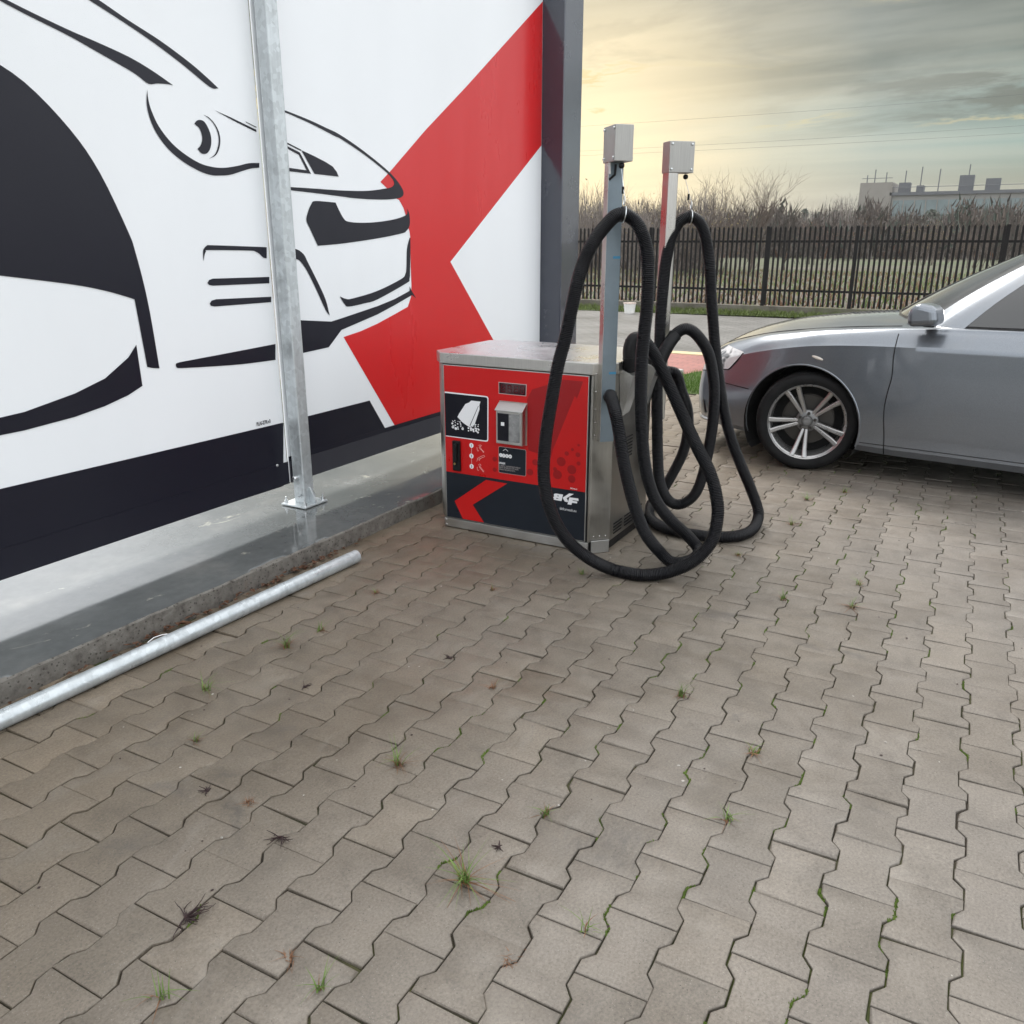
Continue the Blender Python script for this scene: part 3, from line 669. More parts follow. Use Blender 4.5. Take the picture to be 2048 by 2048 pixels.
M['kerb'] = plain('pale_kerb', (.40, .38, .36), .8, 0, .15, 8, .4, 80)
tag(k.build('kerb', M['kerb'], bevel=.01, recalc=True), kind='structure')
turf = MB(); turf.poly([(8.06, 2.60, .0), (9.02, 2.99, .012), (9.70, 2.80, .012), (9.70, -14, .012), (8.06, -14, .0)])
def soil_mat():
    t = NT('turf_soil'); n = t.noise(t.pos(), 30, 5, .6)
    return t.set(color=t.ramp(n, [(.3, (.03, .045, .008)), (.7, (.07, .11, .02))]), rough=.95)
M['soil'] = soil_mat()
tag(turf.build('turf', M['soil']), kind='structure')
def grass_patch(name, label, pick, N, hmin, hmax, wid, m, seed, lean=.4):
    r = random.Random(seed); gb = MB()
    for _ in range(N):
        p = pick(r)
        if p is None: continue
        x, y, z = p; h = r.uniform(hmin, hmax); a = r.uniform(0, 6.28); w = wid * r.uniform(.6, 1.3)
        lx, ly = r.gauss(0, lean) * h, r.gauss(0, lean) * h; c, s = math.cos(a) * w, math.sin(a) * w
        gb.add([(x - c, y - s, z), (x + c, y + s, z), (x + lx * .5 + c * .6, y + ly * .5 + s * .6, z + h * .62), (x + lx * .5 - c * .6, y + ly * .5 - s * .6, z + h * .62), (x + lx, y + ly, z + h)], [(0, 1, 2, 3), (3, 2, 4)])
    return tag(gb.build(name, m), label, 'grass', kind='stuff')
def pick_island(r):
    x, y = r.uniform(8.06, 9.70), r.uniform(-1.5, 3.0)
    if y > 2.60 + (x - 8.06) * .40 or (x > 9.05 and y > 2.97 - (x - 9.05) * .27): return None
    return x, y, 0
grass_patch('grass', 'mown green grass island behind the grey car and the vacuum machine', pick_island, 16000, .03, .075, .0035, M['lawn'], 31)
def pick_verge(r):
    y = r.uniform(-3, 10); x0 = 17.42 + (8 - y) * .085
    return r.uniform(x0 - .05, 18.6), y, -.02
b = MB(); b.poly([(17.42, 12, -.005), (17.45, 8, -.005), (18.0, 1.6, -.005), (18.3, -3, -.005), (18.9, -3, -.005), (18.9, 12, -.005)])
tag(b.build('verge', M['soil']), kind='structure')
grass_patch('verge_grass', 'rough green grass strip at the foot of the black fence', pick_verge, 9000, .04, .13, .008, M['verge'], 32, .5)

# ================================================================== banner wall
def pvc(name, c, rough=.32, spec=.5):
    t = NT(name); p = t.pos()
    w = t.noise(t.map(p, (1.2, 1, .35)), 1.1, 3, .5); f = t.noise(t.map(p, (90, 1, 90)), 6, 2, .5)
    d = t.noise(t.map(p, (1, 1, .25)), 2.2, 6, .6)
    cc = t.ramp(d, [(.3, tuple(v * .97 for v in c)), (.7, c)])
    return t.set(color=cc, rough=t.ramp(d, [(.3, rough + .05), (.7, rough - .05)]), normal=t.bump(f, .05, .0005, t.bump(w, .35, .05)), spec=spec)
M['pvc_white'] = pvc('white_pvc_sheet', (.84, .86, .885))
M['pvc_black'] = pvc('black_pvc_print', (.010, .010, .018), .36, .30)
M['pvc_red'] = pvc('red_pvc_print', (.60, .014, .016), .30, .4)
M['pvc_flap'] = pvc('dark_rubber_flap', (.030, .030, .040), .45)
BY = 3.15; XA0, XA1, XB0, XB1 = -1.6, 3.182, 3.195, 6.075; BTOP = 5.2; BBOT = .203
SMOOTH = {'roof_line', 'pillar_wedge', 'bonnet_curve', 'lamp_crescent', 'thin_crescent', 'fog_frame', 'bonnet_loop', 'headlamp', 'bumper_edge', 'grille_curve', 'door_edge', 'skirt'}
def flat(pts, off, clip=None):
    return [(min(clip[1], max(clip[0], x)) if clip else x, BY - off, z) for x, z in pts]
def rounded(pts, sharp=50):
    """soften a closed outline except at its sharp corners"""
    P = [Vector(p) for p in pts]; n = len(P); out = []
    cor = []
    for i in range(n):
        a, b = (P[i] - P[i - 1]), (P[(i + 1) % n] - P[i])
        cor.append(a.length < 1e-6 or b.length < 1e-6 or a.angle(b) > R(sharp))
    for i in range(n):
        p1, p2 = P[i], P[(i + 1) % n]
        p0 = p1 * 2 - p2 if cor[i] else P[i - 1]
        p3 = p2 * 2 - p1 if cor[(i + 1) % n] else P[(i + 2) % n]
        for k in range(4):
            t = k / 4
            out.append(.5 * ((2 * p1) + (p2 - p0) * t + (2 * p0 - 5 * p1 + 4 * p2 - p3) * t * t + (3 * p1 - p0 - 3 * p2 + p3) * t ** 3))
    return [(p.x, p.y) for p in out]
def sheet(parent, name, x0, x1, z0, z1, thick, m, y=BY):
    b = MB(); b.box(x0, x1, y, y + thick, z0, z1); return b.build(name, m, parent)
def prints(parent, data, clip, base=.0012):
    for i, (name, pts) in enumerate(data.items()):
        m, off = (M['pvc_red'], base) if name == 'red_arrow' else (M['pvc_black'], base + .0012)
        q = rounded(pts) if name in SMOOTH else pts
        b = MB(); b.poly(flat(q, off, clip)); b.build('printed_' + name, m, parent)
ba = empty('banner', (XA1, BY, BBOT)); tag(ba, 'white banner with bold black car outline, on the left of the galvanised post', 'banner')
ba.location = (0, 0, 0)
sheet(ba, 'sheet', XA0, XA1, BBOT, BTOP, .006, M['pvc_white'])
prints(ba, BANNER_A, (XA0, XA1 - .002))
b = MB(); b.box(XA0, XA1 + .004, BY - .006, BY - .0032, BBOT - .004, .318); b.build('bottom_flap', M['pvc_black'], ba)
b = MB(); b.lathe([(0, .004), (.006, .003), (.008, 0)], (XA1 - .075, BY - .0062, .315), (0, -1, 0), 12); b.build('eyelet', M['zinc_bolt'], ba, 40)
t = link('lettering', text_mesh('lettering', 'PLAI-Z7R.v3', .026, M['pvc_black'], .0006, xs=.72), ba, (DOOR['plai'][0][0], BY - .004, DOOR['plai'][0][1] - .002)); t.rotation_euler = (R(90), 0, 0)
bb = empty('banner', (0, 0, 0)); tag(bb, 'white banner with big red chevron and black car front, behind the vacuum machine', 'banner')
sheet(bb, 'sheet', XB0, XB1, BBOT, BTOP, .006, M['pvc_white'])
prints(bb, BANNER_B, (XB0 + .002, XB1 - .004))
b = MB(); b.box(XB0, XB1, BY - .009, BY - .0045, BBOT - .004, .315); b.build('bottom_flap', M['pvc_flap'], bb)
b = MB(); b.box(XB0, XB1, BY - .0045, BY - .0036, .315, .342); b.build('flap_hem', M['pvc_black'], bb)

def rebase(root, loc):
    root.location = loc
    for ch in root.children: ch.location = ch.location - Vector(loc)
rebase(ba, (XA1, BY, BBOT)); rebase(bb, (XB0, BY, BBOT))
# ------------------------------------------------------------------ anthracite end column of the frame
M['column'] = plain('anthracite_paint', (.030, .035, .052), .22, 0, .10, 2, coat=.8)
b = MB(); b.box(6.08, 6.39, 2.972, 3.26, SZ, 5.4)
c = b.build('end_column', M['column'], bevel=.008); tag(c, 'tall anthracite metal column at the right end of the banner', 'column')

# ------------------------------------------------------------------ galvanised post
def galv(name, c=(.55, .585, .60), rough=.42):
    t = NT(name); p = t.pos(True)
    v = t.vor(p, 42)[1]; bw = t.n('ShaderNodeRGBToBW'); t.l(v, bw.inputs[0])
    s = t.noise(t.map(p, (30, 30, 1.2)), 2, 4, .6); d = t.noise(p, 4, 6, .65)
    cc = t.mix(.35, t.ramp(bw.outputs[0], [(.2, tuple(x * .82 for x in c)), (.8, tuple(x * 1.12 for x in c))]), t.ramp(s, [(.3, tuple(x * .75 for x in c)), (.7, tuple(x * 1.15 for x in c))]))
    cc = t.mix(t.ramp(d, [(.60, 0), (.80, .30)]), cc, (.40, .42, .43))
    return t.set(color=cc, metal=.55, rough=t.ramp(t.noise(p, 9, 5, .6), [(.3, rough - .06), (.7, rough + .12)]), normal=t.bump(d, .15, .004))
M['galv'] = galv('galvanised_steel')
QX, QY, QW = 3.235, 3.095, .0375
po = empty('galvanised_post', (QX, QY, SZ)); tag(po, 'square galvanised steel post bolted to the wet slab in front of the banner', 'post')
def P0(mb, name, m, par, **k):
    o = mb.build(name, m, par, **k); o.location = tuple(-v for v in par.location) if par.parent is None else (0, 0, 0); return o
b = MB(); b.box(QX - QW, QX + QW, QY - QW, QY + QW, SZ + .012, 5.3); P0(b, 'shaft', M['galv'], po, bevel=.007, seg=3)
b = MB(); b.box(QX - .088, QX + .088, QY - .085, QY + .085, SZ + .004, SZ + .0135); bp = P0(b, 'base_plate', M['galv'], po, bevel=.002)
for sx in (-1, 1):
    for sy in (-1, 1):
        x, y = QX + sx * .070, QY + sy * .066
        b = MB(); b.lathe([(0, .036), (.004, .035), (.005, .016), (.010, .016), (.0105, .004), (.014, .003), (.0145, 0)], (x, y, SZ + .0135), (0, 0, 1), 10)
        P0(b, 'anchor_bolt', M['zinc_bolt'], po, smooth=40)
for (dx, dy) in ((1, 0), (0, -1)):
    b = MB(); o1 = QW + .0005
    fn = (lambda u, v, w: (QX + dx * (o1 + u) + w * dy, QY + dy * (o1 + u) + w * dx, SZ + .0135 + v))
    b.prism([(0, 0), (.044, 0), (.044, .018), (.006, .085), (0, .085)], fn, -.004, .004); P0(b, 'gusset', M['galv'], po, recalc=True)
b = MB(); b.tube([(QX - QW - .035, QY - .03, SZ + .06), (QX - QW - .001, QY - .018, SZ + .062)], .0045, 8); P0(b, 'fixing_rod', M['zinc_bolt'], po, smooth=40)
b = MB(); b.tube([(QX + QW + .001, QY + .01, SZ + .10), (QX + QW + .045, QY + .004, SZ + .11)], .0035, 8); P0(b, 'fixing_rod', M['zinc_bolt'], po, smooth=40)
b = MB(); b.lathe([(0, .030), (.010, .029), (.015, .022), (.0155, 0)], (QX - QW - .0005, QY + .005, .232), (-1, 0, 0), 14); P0(b, 'clamp_bolt', M['zinc_bolt'], po, smooth=40)

# ================================================================== vacuum machine
vm = empty('vacuum_machine', (3.8, 1.93, 0)); VO = (-3.8, -1.93, 0)
tag(vm, 'red and dark grey self-service car vacuum in a stainless cabinet with two hose posts', 'vacuum machine')
def part(mb, name, m, par=vm, **k):
    o = mb.build(name, m, par, **k)
    if par is vm: o.location = VO
    return o
FX, BX, RY, LY = 3.485, 4.11, 1.455, 2.405
def foot(o=0.0):
    c = .075
    return [(FX - o, LY - .052), (FX - o, RY + c), (FX + c * .95, RY - o), (BX - c * .95, RY - o), (BX + o, RY + c), (BX + o, LY - .052), (BX - .055, LY + o), (FX + .055, LY + o)]
zf = lambda u, v, w: (u, v, w)
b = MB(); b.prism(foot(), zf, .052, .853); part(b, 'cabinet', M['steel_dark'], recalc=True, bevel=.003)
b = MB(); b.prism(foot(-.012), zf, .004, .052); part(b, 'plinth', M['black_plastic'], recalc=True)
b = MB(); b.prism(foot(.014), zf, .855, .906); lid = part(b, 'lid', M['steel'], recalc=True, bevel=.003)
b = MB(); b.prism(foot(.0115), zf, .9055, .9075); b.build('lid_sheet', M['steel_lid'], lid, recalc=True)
b = MB(); b.box(FX - .006, FX + .02, RY + .078, LY - .05, .006, .051); part(b, 'front_rail', M['steel_rail'], bevel=.002)
for z in (.016, .041):
    b = MB(); b.lathe([(0, .004), (.004, .003), (.0045, 0)], (FX - .006, LY - .062, z), (-1, 0, 0), 8); part(b, 'screw', M['chrome'], smooth=40)
# bent foot bracket under the near chamfer
c1 = Vector((FX + .036, RY + .0375, 0)); nn = Vector((-.707, -.707, 0)); la = Vector((.707, -.707, 0))
b = MB(); b.obox(c1 + nn * .010 + Vector((0, 0, .032)), la, nn, (0, 0, 1), .046, .003, .031); part(b, 'foot_bracket', M['steel_rail'], bevel=.0015)
for k in (-.03, 0, .03):
    b = MB(); b.lathe([(0, .003), (.003, .002), (.0034, 0)], c1 + la * k + nn * .0005 + Vector((0, 0, .082)), nn, 8); part(b, 'rivet', M['chrome'], smooth=40)
# door
DY0, DY1, DZ0, DZ1 = 1.551, 2.334, .0573, .8505
b = MB(); b.box(FX - .0015, FX + .004, DY0 - .010, DY1 + .010, DZ0 - .004, DZ1 + .001); part(b, 'door_gap', M['black_plastic'])
dr = MB(); dr.box(FX - .0105, FX - .002, DY0 - .0035, DY1 + .0035, DZ0, DZ1); door = part(dr, 'door', M['steel_rail'], bevel=.001)
DX = FX - .0108
def dprint(name, pts, m, lay):
    b = MB(); b.poly([(DX - lay * .0006, y, z) for y, z in pts]); return b.build(name, m, door)
def ring(y, z, r, n=20, sy=1.0): return [(y + r * math.cos(2 * math.pi * i / n) * sy, z + r * math.sin(2 * math.pi * i / n)) for i in range(n)]
def dtext(name, s, size, y, z, m, lay, **k):
    o = link(name, text_mesh(name, s, size, m, **k), door, (DX - lay * .0006, y, z)); o.rotation_euler = (R(90), 0, R(-90)); return o
dprint('red_field', [(DY1, DZ1 - .004), (DY0, DZ1 - .004), (DY0, .304), (DY1, .304)], M['red_print'], 0)
dprint('dark_field', [(DY1, .304), (DY0, .304), (DY0, DZ0 + .003), (DY1, DZ0 + .003)], M['dark_print'], 0)
dprint('red_chevron', [(y, max(DZ0 + .003, z)) for y, z in DOOR['chevron']], M['red_print'], 1)
dprint('faded_bag', DOOR['tonal_bag'], M['red_deep'], 1)
dprint('faded_fold', DOOR['tonal_fold'], M['red_print'], 2)
sb = MB()
for y, z, r in DOOR['dots']: sb.poly([(DX - .0012, a, c) for a, c in ring(y, z, r * .62, 18, 1.05)])
tag(sb.build('faded_dots', M['red_deep'], door), kind='stuff')
dprint('sign_border', DOOR['picto_white'], M['white_print'], 1)
dprint('sign_field', DOOR['picto_black'], M['black_print'], 2)
dprint('bag_pictogram', DOOR['bag'], M['white_print'], 3)
dprint('bag_fold_line', DOOR['bag_fold'], M['black_print'], 4)
dots = MB(); rdot = random.Random(4)
yb0, zb0 = DOOR['picto_black'][0]; cen = DOOR['bag']
pts = []
for row, (f, r0) in enumerate(((.30, .0028), (.255, .0034), (.21, .0042), (.165, .0052), (.12, .0058))):
    for i in range(11):
        y = yb0 - .042 - i * .0150 - rdot.uniform(0, .006); z = zb0 - .205 * (1 - f) + .010 + rdot.uniform(-.004, .004) - i * .0006
        inside = y < yb0 - .058 and z > DOOR['bag'][5][1] + (abs((yb0 - .120) - y) * .9) - .002
        if inside or rdot.random() < .16: continue
        pts.append((y, z, r0 * rdot.uniform(.55, 1.25)))
for y, z, r in pts: dots.poly([(DX - .0018, a, c) for a, c in ring(y, z, r, 12, 1.15)])
tag(dots.build('spilt_dots', M['white_print'], door), kind='stuff')
# display
dd = DOOR['display']
dprint('display_frame', [(dd[0][0] + .004, dd[0][1] + .003), (dd[1][0] - .004, dd[1][1] + .003), (dd[2][0] - .003, dd[2][1] - .003), (dd[3][0] + .003, dd[3][1] - .003)], M['grey_line'], 1)
M['led_off'] = plain('unlit_red_display', (.045, .002, .004), .12, 0, .1, 20, coat=.6)
M['led_seg'] = plain('unlit_segment', (.085, .004, .010), .2, 0, .1)
dprint('display_glass', dd, M['led_off'], 2)
for i in range(4):
    y = dd[0][0] - .012 - i * .0345; z0, z1 = dd[3][1] + .008, dd[0][1] - .008; zm = (z0 + z1) / 2; w = .021
    sg = MB()
    for a0, a1, c0, c1_ in ((0, w, z1 - .003, z1), (0, w, zm - .0015, zm + .0015), (0, w, z0, z0 + .003), (0, .003, z0, z1), (w - .003, w, z0, z1)):
        sg.poly([(DX - .0018 - .0001 * i, y - a0, c0), (DX - .0018 - .0001 * i, y - a1, c0), (DX - .0018 - .0001 * i, y - a1, c1_), (DX - .0018 - .0001 * i, y - a0, c1_)])
    sg.build('digit', M['led_seg'], door)
# handle with lock
hy1, hy0, hz0, hz1 = 2.285, 2.240, .318, .474
b = MB(); b.box(DX - .016, DX - .0004, hy0, hy1, hz0, hz1); b.build('handle', M['black_plastic'], door, bevel=.005, seg=3)
b = MB(); b.box(DX - .030, DX - .0165, hy0 + .012, hy0 + .030, hz0 + .045, hz1 - .012); b.build('handle_lever', M['black_plastic'], door, bevel=.006, seg=3)
b = MB(); b.lathe([(0, .004), (.006, .004), (.0065, 0)], (DX - .016, hy1 - .016, hz0 + .038), (-1, 0, 0), 14); b.build('lock', M['brass'], door, smooth=40)
# instruction steps
for i in range(3):
    y, z = DOOR['num%d' % i][0]
    dprint('step_disc', ring(y, z, .0122, 24), M['white_print'], 2)
    dtext('step_number', str(i + 1), .017, y, z - .0058, M['dark_print'], 3, align='CENTER', offset=.0004)
    if i < 2:
        y2, z2 = DOOR['num%d' % (i + 1)][0]; dprint('step_line', [(y + .0006, z - .012), (y - .0006, z - .012), (y2 - .0006, z2 + .012), (y2 + .0006, z2 + .012)], M['white_print'], 1)
    ic = MB()
    for line in DOOR['icon%d' % (i + 1)]:
        ic.tube([(DX - .0006, a, c) for a, c in line], .0011, 4)
    M.setdefault('pink_line', plain('pale_red_line', (.75, .42, .40), .4)); ic.build('step_icon', M['pink_line'], door)
# price sticker
def rrect(y0, y1, z0, z1, r, n=5):
    out = []
    for cy, cz, a0 in ((y1 - r, z1 - r, 0), (y0 + r, z1 - r, 90), (y0 + r, z0 + r, 180), (y1 - r, z0 + r, 270)):
        out += [(cy + r * math.cos(R(a0 + 90 * i / n)), cz + r * math.sin(R(a0 + 90 * i / n))) for i in range(n + 1)]
    return out
dprint('sticker_border', rrect(1.868, 2.022, .339, .472, .008), M['grey_line'], 1)
dprint('sticker', rrect(1.8698, 2.0202, .3408, .4702, .0068), M['dark_print'], 2)
dprint('sticker_caret', DOOR['caret'], M['white_print'], 3)
for i, s in enumerate(('1', '2', '5', 'zl')):
    y, z = DOOR['coin%d' % i][0]
    dprint('coin_disc', ring(y, z, .0098, 20), M['white_print'], 3 + (i % 2) * .5); dtext('coin_value', s, .012, y, z - .004, M['dark_print'], 5, align='CENTER')
dtext('notice_heading', 'UWAGA!', .0142, DOOR['uwaga'][0][0], DOOR['uwaga'][0][1] - .004, M['white_print'], 3, offset=.0004, xs=.62)
for i, s in enumerate(('BY ODEBRAC WLASCIWIE NALEZY WRZUCIC', 'MONETE, ODKURZACZ WLACZY SIE SAM.', 'CZYNNE PO PRZYKRYCIU WLOTU.')):
    y, z = DOOR['lines'][2 * i]
    dtext('notice_line', s, .0098, y, z - .003, M['grey_line'], 3, xs=.60)
# logo and address
for q in DOOR['logo']: dprint('logo_letter', q, M['white_print'], 2)
for q in DOOR['logo_hole']: dprint('logo_hole', q, M['dark_print'], 3)
dtext('web_address', 'bkfcarwash.eu', .0192, DOOR['url'][0][0] + .001, .199, M['white_print'], 2, xs=.80)
dtext('type_mark', 'BK.Port.v1', .0098, DOOR['port'][0][0], .3105, M['white_print'], 2, offset=.0002, xs=.85)

# coin box
KY0, KY1, KZ0, KZ1 = 1.866, 2.010, .494, .699
b = MB(); b.box(FX - .055, DX - .001, KY0, KY1, KZ0 + .004, KZ1 - .03); coin = part(b, 'coin_box', M['steel'], bevel=.002)
b = MB(); b.box(DX - .004, DX - .0008, KY0 - .004, KY1 + .004, KZ0, KZ1); b.build('backplate', M['steel'], coin)
b = MB(); b.prism([(DX - .001, KZ1 - .004), (DX - .012, KZ1 - .006), (FX - .063, KZ1 - .036), (FX - .063, KZ1 - .040), (DX - .001, KZ1 - .032)], lambda u, v, w: (u, w, v), KY0 - .003, KY1 + .003); b.build('visor', M['steel_rail'], coin, recalc=True, bevel=.0012)
CX = FX - .0553
b = MB(); b.box(CX - .002, CX, KY0 + .002, KY1 - .002, KZ0 + .005, KZ1 - .040); b.build('front_frame', M['steel'], coin, bevel=.001)
M['glass_dull'] = plain('scratched_clear_cover', (.20, .20, .20), .25, 0, .25, 30, coat=.5)
b = MB(); b.poly([(CX - .0026, KY1 - .009, KZ0 + .018), (CX - .0026, KY0 + .012, KZ0 + .018), (CX - .0026, KY0 + .012, KZ1 - .050), (CX - .0026, KY1 - .009, KZ1 - .050)]); b.build('window', M['glass_dull'], coin)
b = MB(); b.poly([(CX - .0032, KY1 - .011, KZ0 + .021), (CX - .0032, KY1 - .072, KZ0 + .021), (CX - .0032, KY1 - .072, KZ1 - .052), (CX - .0032, KY1 - .011, KZ1 - .052)]); b.build('coin_acceptor', M['black_print'], coin)
b = MB(); b.box(CX - .0045, CX - .0034, KY1 - .048, KY1 - .030, .588, .605); b.build('coin_slot', M['white_print'], coin)
for y in (KY1 - .010, KY0 + .014):
    for z in (KZ0 + .012, KZ1 - .046):
        b = MB(); b.lathe([(0, .003), (.003, .0022), (.0036, 0)], (CX - .002, y, z), (-1, 0, 0), 8); b.build('screw', M['chrome'], coin, smooth=40)

# hose posts on the chamfered corners
M['blue_film'] = plain('blue_filmed_steel', (.165, .205, .235), .40, .30, .16, 5, coat=.1)
M['housing'] = steel('weathered_housing_steel', (.40, .39, .37), .42)
M['blue_tape'] = plain('blue_tape', (.035, .19, .33), .5)
def hose_post(name, c, n, lat, front_mat, label):
    n, lat, up = Vector(n), Vector(lat), Vector((0, 0, 1)); c = Vector(c)
    b = MB(); b.obox(c + n * .025 + up * 1.15, lat, n, up, .0335, .0235, .595); o = part(b, name, M['steel'], bevel=.002); o['label'] = label
    b = MB(); b.obox(c + n * .0500 + up * 1.15, lat, n, up, .0325, .0008, .594); b.build('front_face', front_mat, o)
    b = MB(); b.obox(c + n * .0045 - lat * .041 + up * .72, lat, n, up, .010, .003, .165); b.build('flange', M['steel_dark'], o)
    for z in (.58, .64, .70, .78, .86):
        b = MB(); b.lathe([(0, .003), (.003, .0022), (.0034, 0)], c + n * .0077 - lat * .043 + up * z, n, 8); b.build('rivet', M['chrome'], o, smooth=40)
    h = MB(); h.obox(c + n * .062 + up * 1.806, lat, n, up, .040, .064, .069); hs = h.build('reel_housing', M['housing'], o, bevel=.0025)
    for s in (-1, 1):
        for u in (.010, .112):
            for z in (1.752, 1.862):
                b = MB(); b.lathe([(0, .006), (.005, .005), (.0062, 0)], c + n * u + lat * (s * .040) + up * z, lat * s, 8); b.build('screw', M['zinc_bolt'], o, smooth=40)
    b = MB(); b.lathe([(.0, .012), (.008, .010), (.012, .004), (.012, -.004), (.008, -.010), (0, -.012)], c + n * .106 + up * 1.722, up, 12); b.build('cable_stop', M['black_plastic'], o, smooth=60)
    return o
p1 = hose_post('hose_post', (FX + .036, RY + .0375, 0), (-.707, -.707, 0), (.707, -.707, 0), M['blue_film'], 'near hose post with blue protective film')
p2 = hose_post('hose_post', (BX - .006, RY + .0075, 0), (.707, -.707, 0), (.707, .707, 0), M['steel'], 'far hose post of bare steel reflecting the red banner')
c = Vector((FX + .036, RY + .0375, 0)); n = nn; lat = la; up = Vector((0, 0, 1))
for z in (.868, 1.362):
    b = MB(); b.obox(c + n * .0514 + lat * .016 + up * z, lat, n, up, .0165, .0004, .005); b.build('tape_mark', M['blue_tape'], p1)
b = MB(); b.tube([c + n * .052 - lat * .030 + up * 1.672, c + n * .062 - lat * .010 + up * 1.690, c + n * .060 - lat * .006 + up * 1.73], .005, 6); b.build('black_clip', M['black_plastic'], p1, smooth=50)
b = MB(); b.obox(c + n * .054 - lat * .030 + up * 1.715, lat, n, up, .003, .004, .022); b.build('stop_angle', M['steel_rail'], p1)
# steel cable, weight and ring carrying each hose
def hanger(p, post, cc, n):
    a = Vector(cc) + Vector(n) * .106 + up * 1.71; q = Vector(p) + up * .034
    b = MB(); b.tube([a, q + up * .035], .0014, 6); b.build('cable', M['zinc_bolt'], post)
    b = MB(); m = a.lerp(q, .58); b.tube([m + up * .014, m - up * .014], .0055, 8); b.build('cable_clamp', M['black_plastic'], post, smooth=50)
    b = MB(); b.tube([q + up * .036 + Vector((.006 * math.sin(w), .006 * math.sin(w), .018 * math.cos(w) - .016)) for w in [i * .5236 for i in range(12)]], .0022, 6, closed=True); b.build('snap_hook', M['zinc_bolt'], post, smooth=60)
HN, HF = Vector(max(HOSE_NEAR, key=lambda q: q[2])), Vector(max(HOSE_FAR, key=lambda q: q[2]))
hanger(HN, p1, (FX + .036, RY + .0375, 0), (-.707, -.707, 0)); hanger(HF, p2, (BX - .006, RY + .0075, 0), (.707, -.707, 0))

# nozzle pockets on the side wall
M['pocket'] = steel('skylit_pocket_steel', (.74, .74, .73), .48)  # paler steel copy: sky light on the plates put into the colour
def pocket(x0, x1, lab):
    zt, zb, yo = .868, .640, RY - .068
    b = MB(); th = .003
    A = [(x0, RY - .002, zt + .008), (x0, yo, zt - .022), (x0 + .03, RY - .010, zb + .01), (x0 + .03, RY - .002, zb)]
    Bq = [(x0, yo, zt - .022), (x1, yo, zt - .022), (x1 - .005, RY - .010, zb + .02), (x0 + .03, RY - .010, zb + .01)]
    Cq = [(x1, yo, zt - .022), (x1, RY - .002, zt + .008), (x1 - .005, RY - .002, zb + .01), (x1 - .005, RY - .010, zb + .02)]
    b.poly(A); b.poly(Bq); b.poly(Cq)
    o = b.build('nozzle_pocket', M['pocket'], vm); o.location = VO
    m = o.modifiers.new('thick', 'SOLIDIFY'); m.thickness = .003; m.offset = 0
    o['label'] = lab; return o
pocket(3.600, 3.725, 'near nozzle pocket'); pocket(3.890, 4.005, 'far nozzle pocket')
for x0, x1, z0, nz in ((3.70, 3.80, .43, 7), (3.60, 3.70, .075, 4), (3.74, 3.84, .075, 4), (3.88, 3.98, .075, 4)):
    for i in range(nz):
        b = MB(); b.box(x0, x1, RY - .0035, RY - .001, z0 + i * .016, z0 + i * .016 + .006); part(b, 'louvre', M['black_plastic'])

# ================================================================== hoses
def hose_mat():
    t = NT('black_corrugated_hose'); p = t.pos(); n = t.noise(p, 9, 6, .65); d = t.noise(p, 60, 3, .6)
    c = t.ramp(n, [(.3, (.004, .004, .0055)), (.66, (.007, .007, .009)), (.82, (.022, .020, .019))])
    return t.set(color=c, rough=t.ramp(d, [(.3, .30), (.7, .46)]), spec=.26)
M['hose'] = hose_mat()
def make_hose(pts, name, label, ring_at):
    root = empty(name, (pts[0][0], pts[0][1], 0)); tag(root, label, 'hose', 'suction hoses of the vacuum machine')
    inv = tuple(-v for v in root.location)
    P = resample(catmull(pts, 12), .0072 / 6); rs = [(.0254, .0264, .0284, .0287, .0284, .0264)[i % 6] for i in range(len(P))]
    cut = int(len(P) * .968)
    b = MB(); b.tube(P[:cut + 1], rs[:cut + 1], 16); o = b.build('corrugated_tube', M['hose'], root, smooth=75); o.location = inv
    c = P[cut - 2:]; c = c[::4] + [c[-1]]
    b = MB(); b.tube(c, [.0315] * len(c), 20); o = b.build('nozzle', M['black_plastic'], root, smooth=50); o.location = inv
    L = len(c)
    for f in (.02, .38, .72):
        q = c[int(f * (L - 2))]; q2 = c[int(f * (L - 2)) + 1]; t = (q2 - q).normalized()
        b = MB(); b.tube([q - t * .004, q + t * .004], .0332, 20); o = b.build('nozzle_rib', M['black_plastic'], root, smooth=50); o.location = inv
    # first sleeve at the machine
    b = MB(); b.tube(P[:44:4], [.0315] * len(P[:44:4]), 20); o = b.build('end_sleeve', M['black_plastic'], root, smooth=50); o.location = inv
    j = min(range(len(P)), key=lambda i: (P[i] - ring_at).length); t = (P[j + 1] - P[j - 1]).normalized()
    a = t.orthogonal().normalized(); bb_ = t.cross(a)
    b = MB(); b.tube([P[j] + (a * math.cos(w) + bb_ * math.sin(w)) * .0325 for w in [i * 2 * math.pi / 28 for i in range(28)]], .0026, 6, closed=True); o = b.build('hanging_ring', M['zinc_bolt'], root, smooth=60); o.location = inv
    b = MB(); b.tube([P[j] + t * .012, P[j] + t * .002], .0318, 18); o = b.build('rubber_band', M['black_plastic'], root, smooth=50); o.location = inv
    return root
make_hose(HOSE_NEAR, 'suction_hose', 'ribbed black hose hung from the blue near post, looping in front of the red door', HN)
make_hose(HOSE_FAR, 'suction_hose', 'ribbed black hose hung from the far steel post, lying towards the grey car', HF)

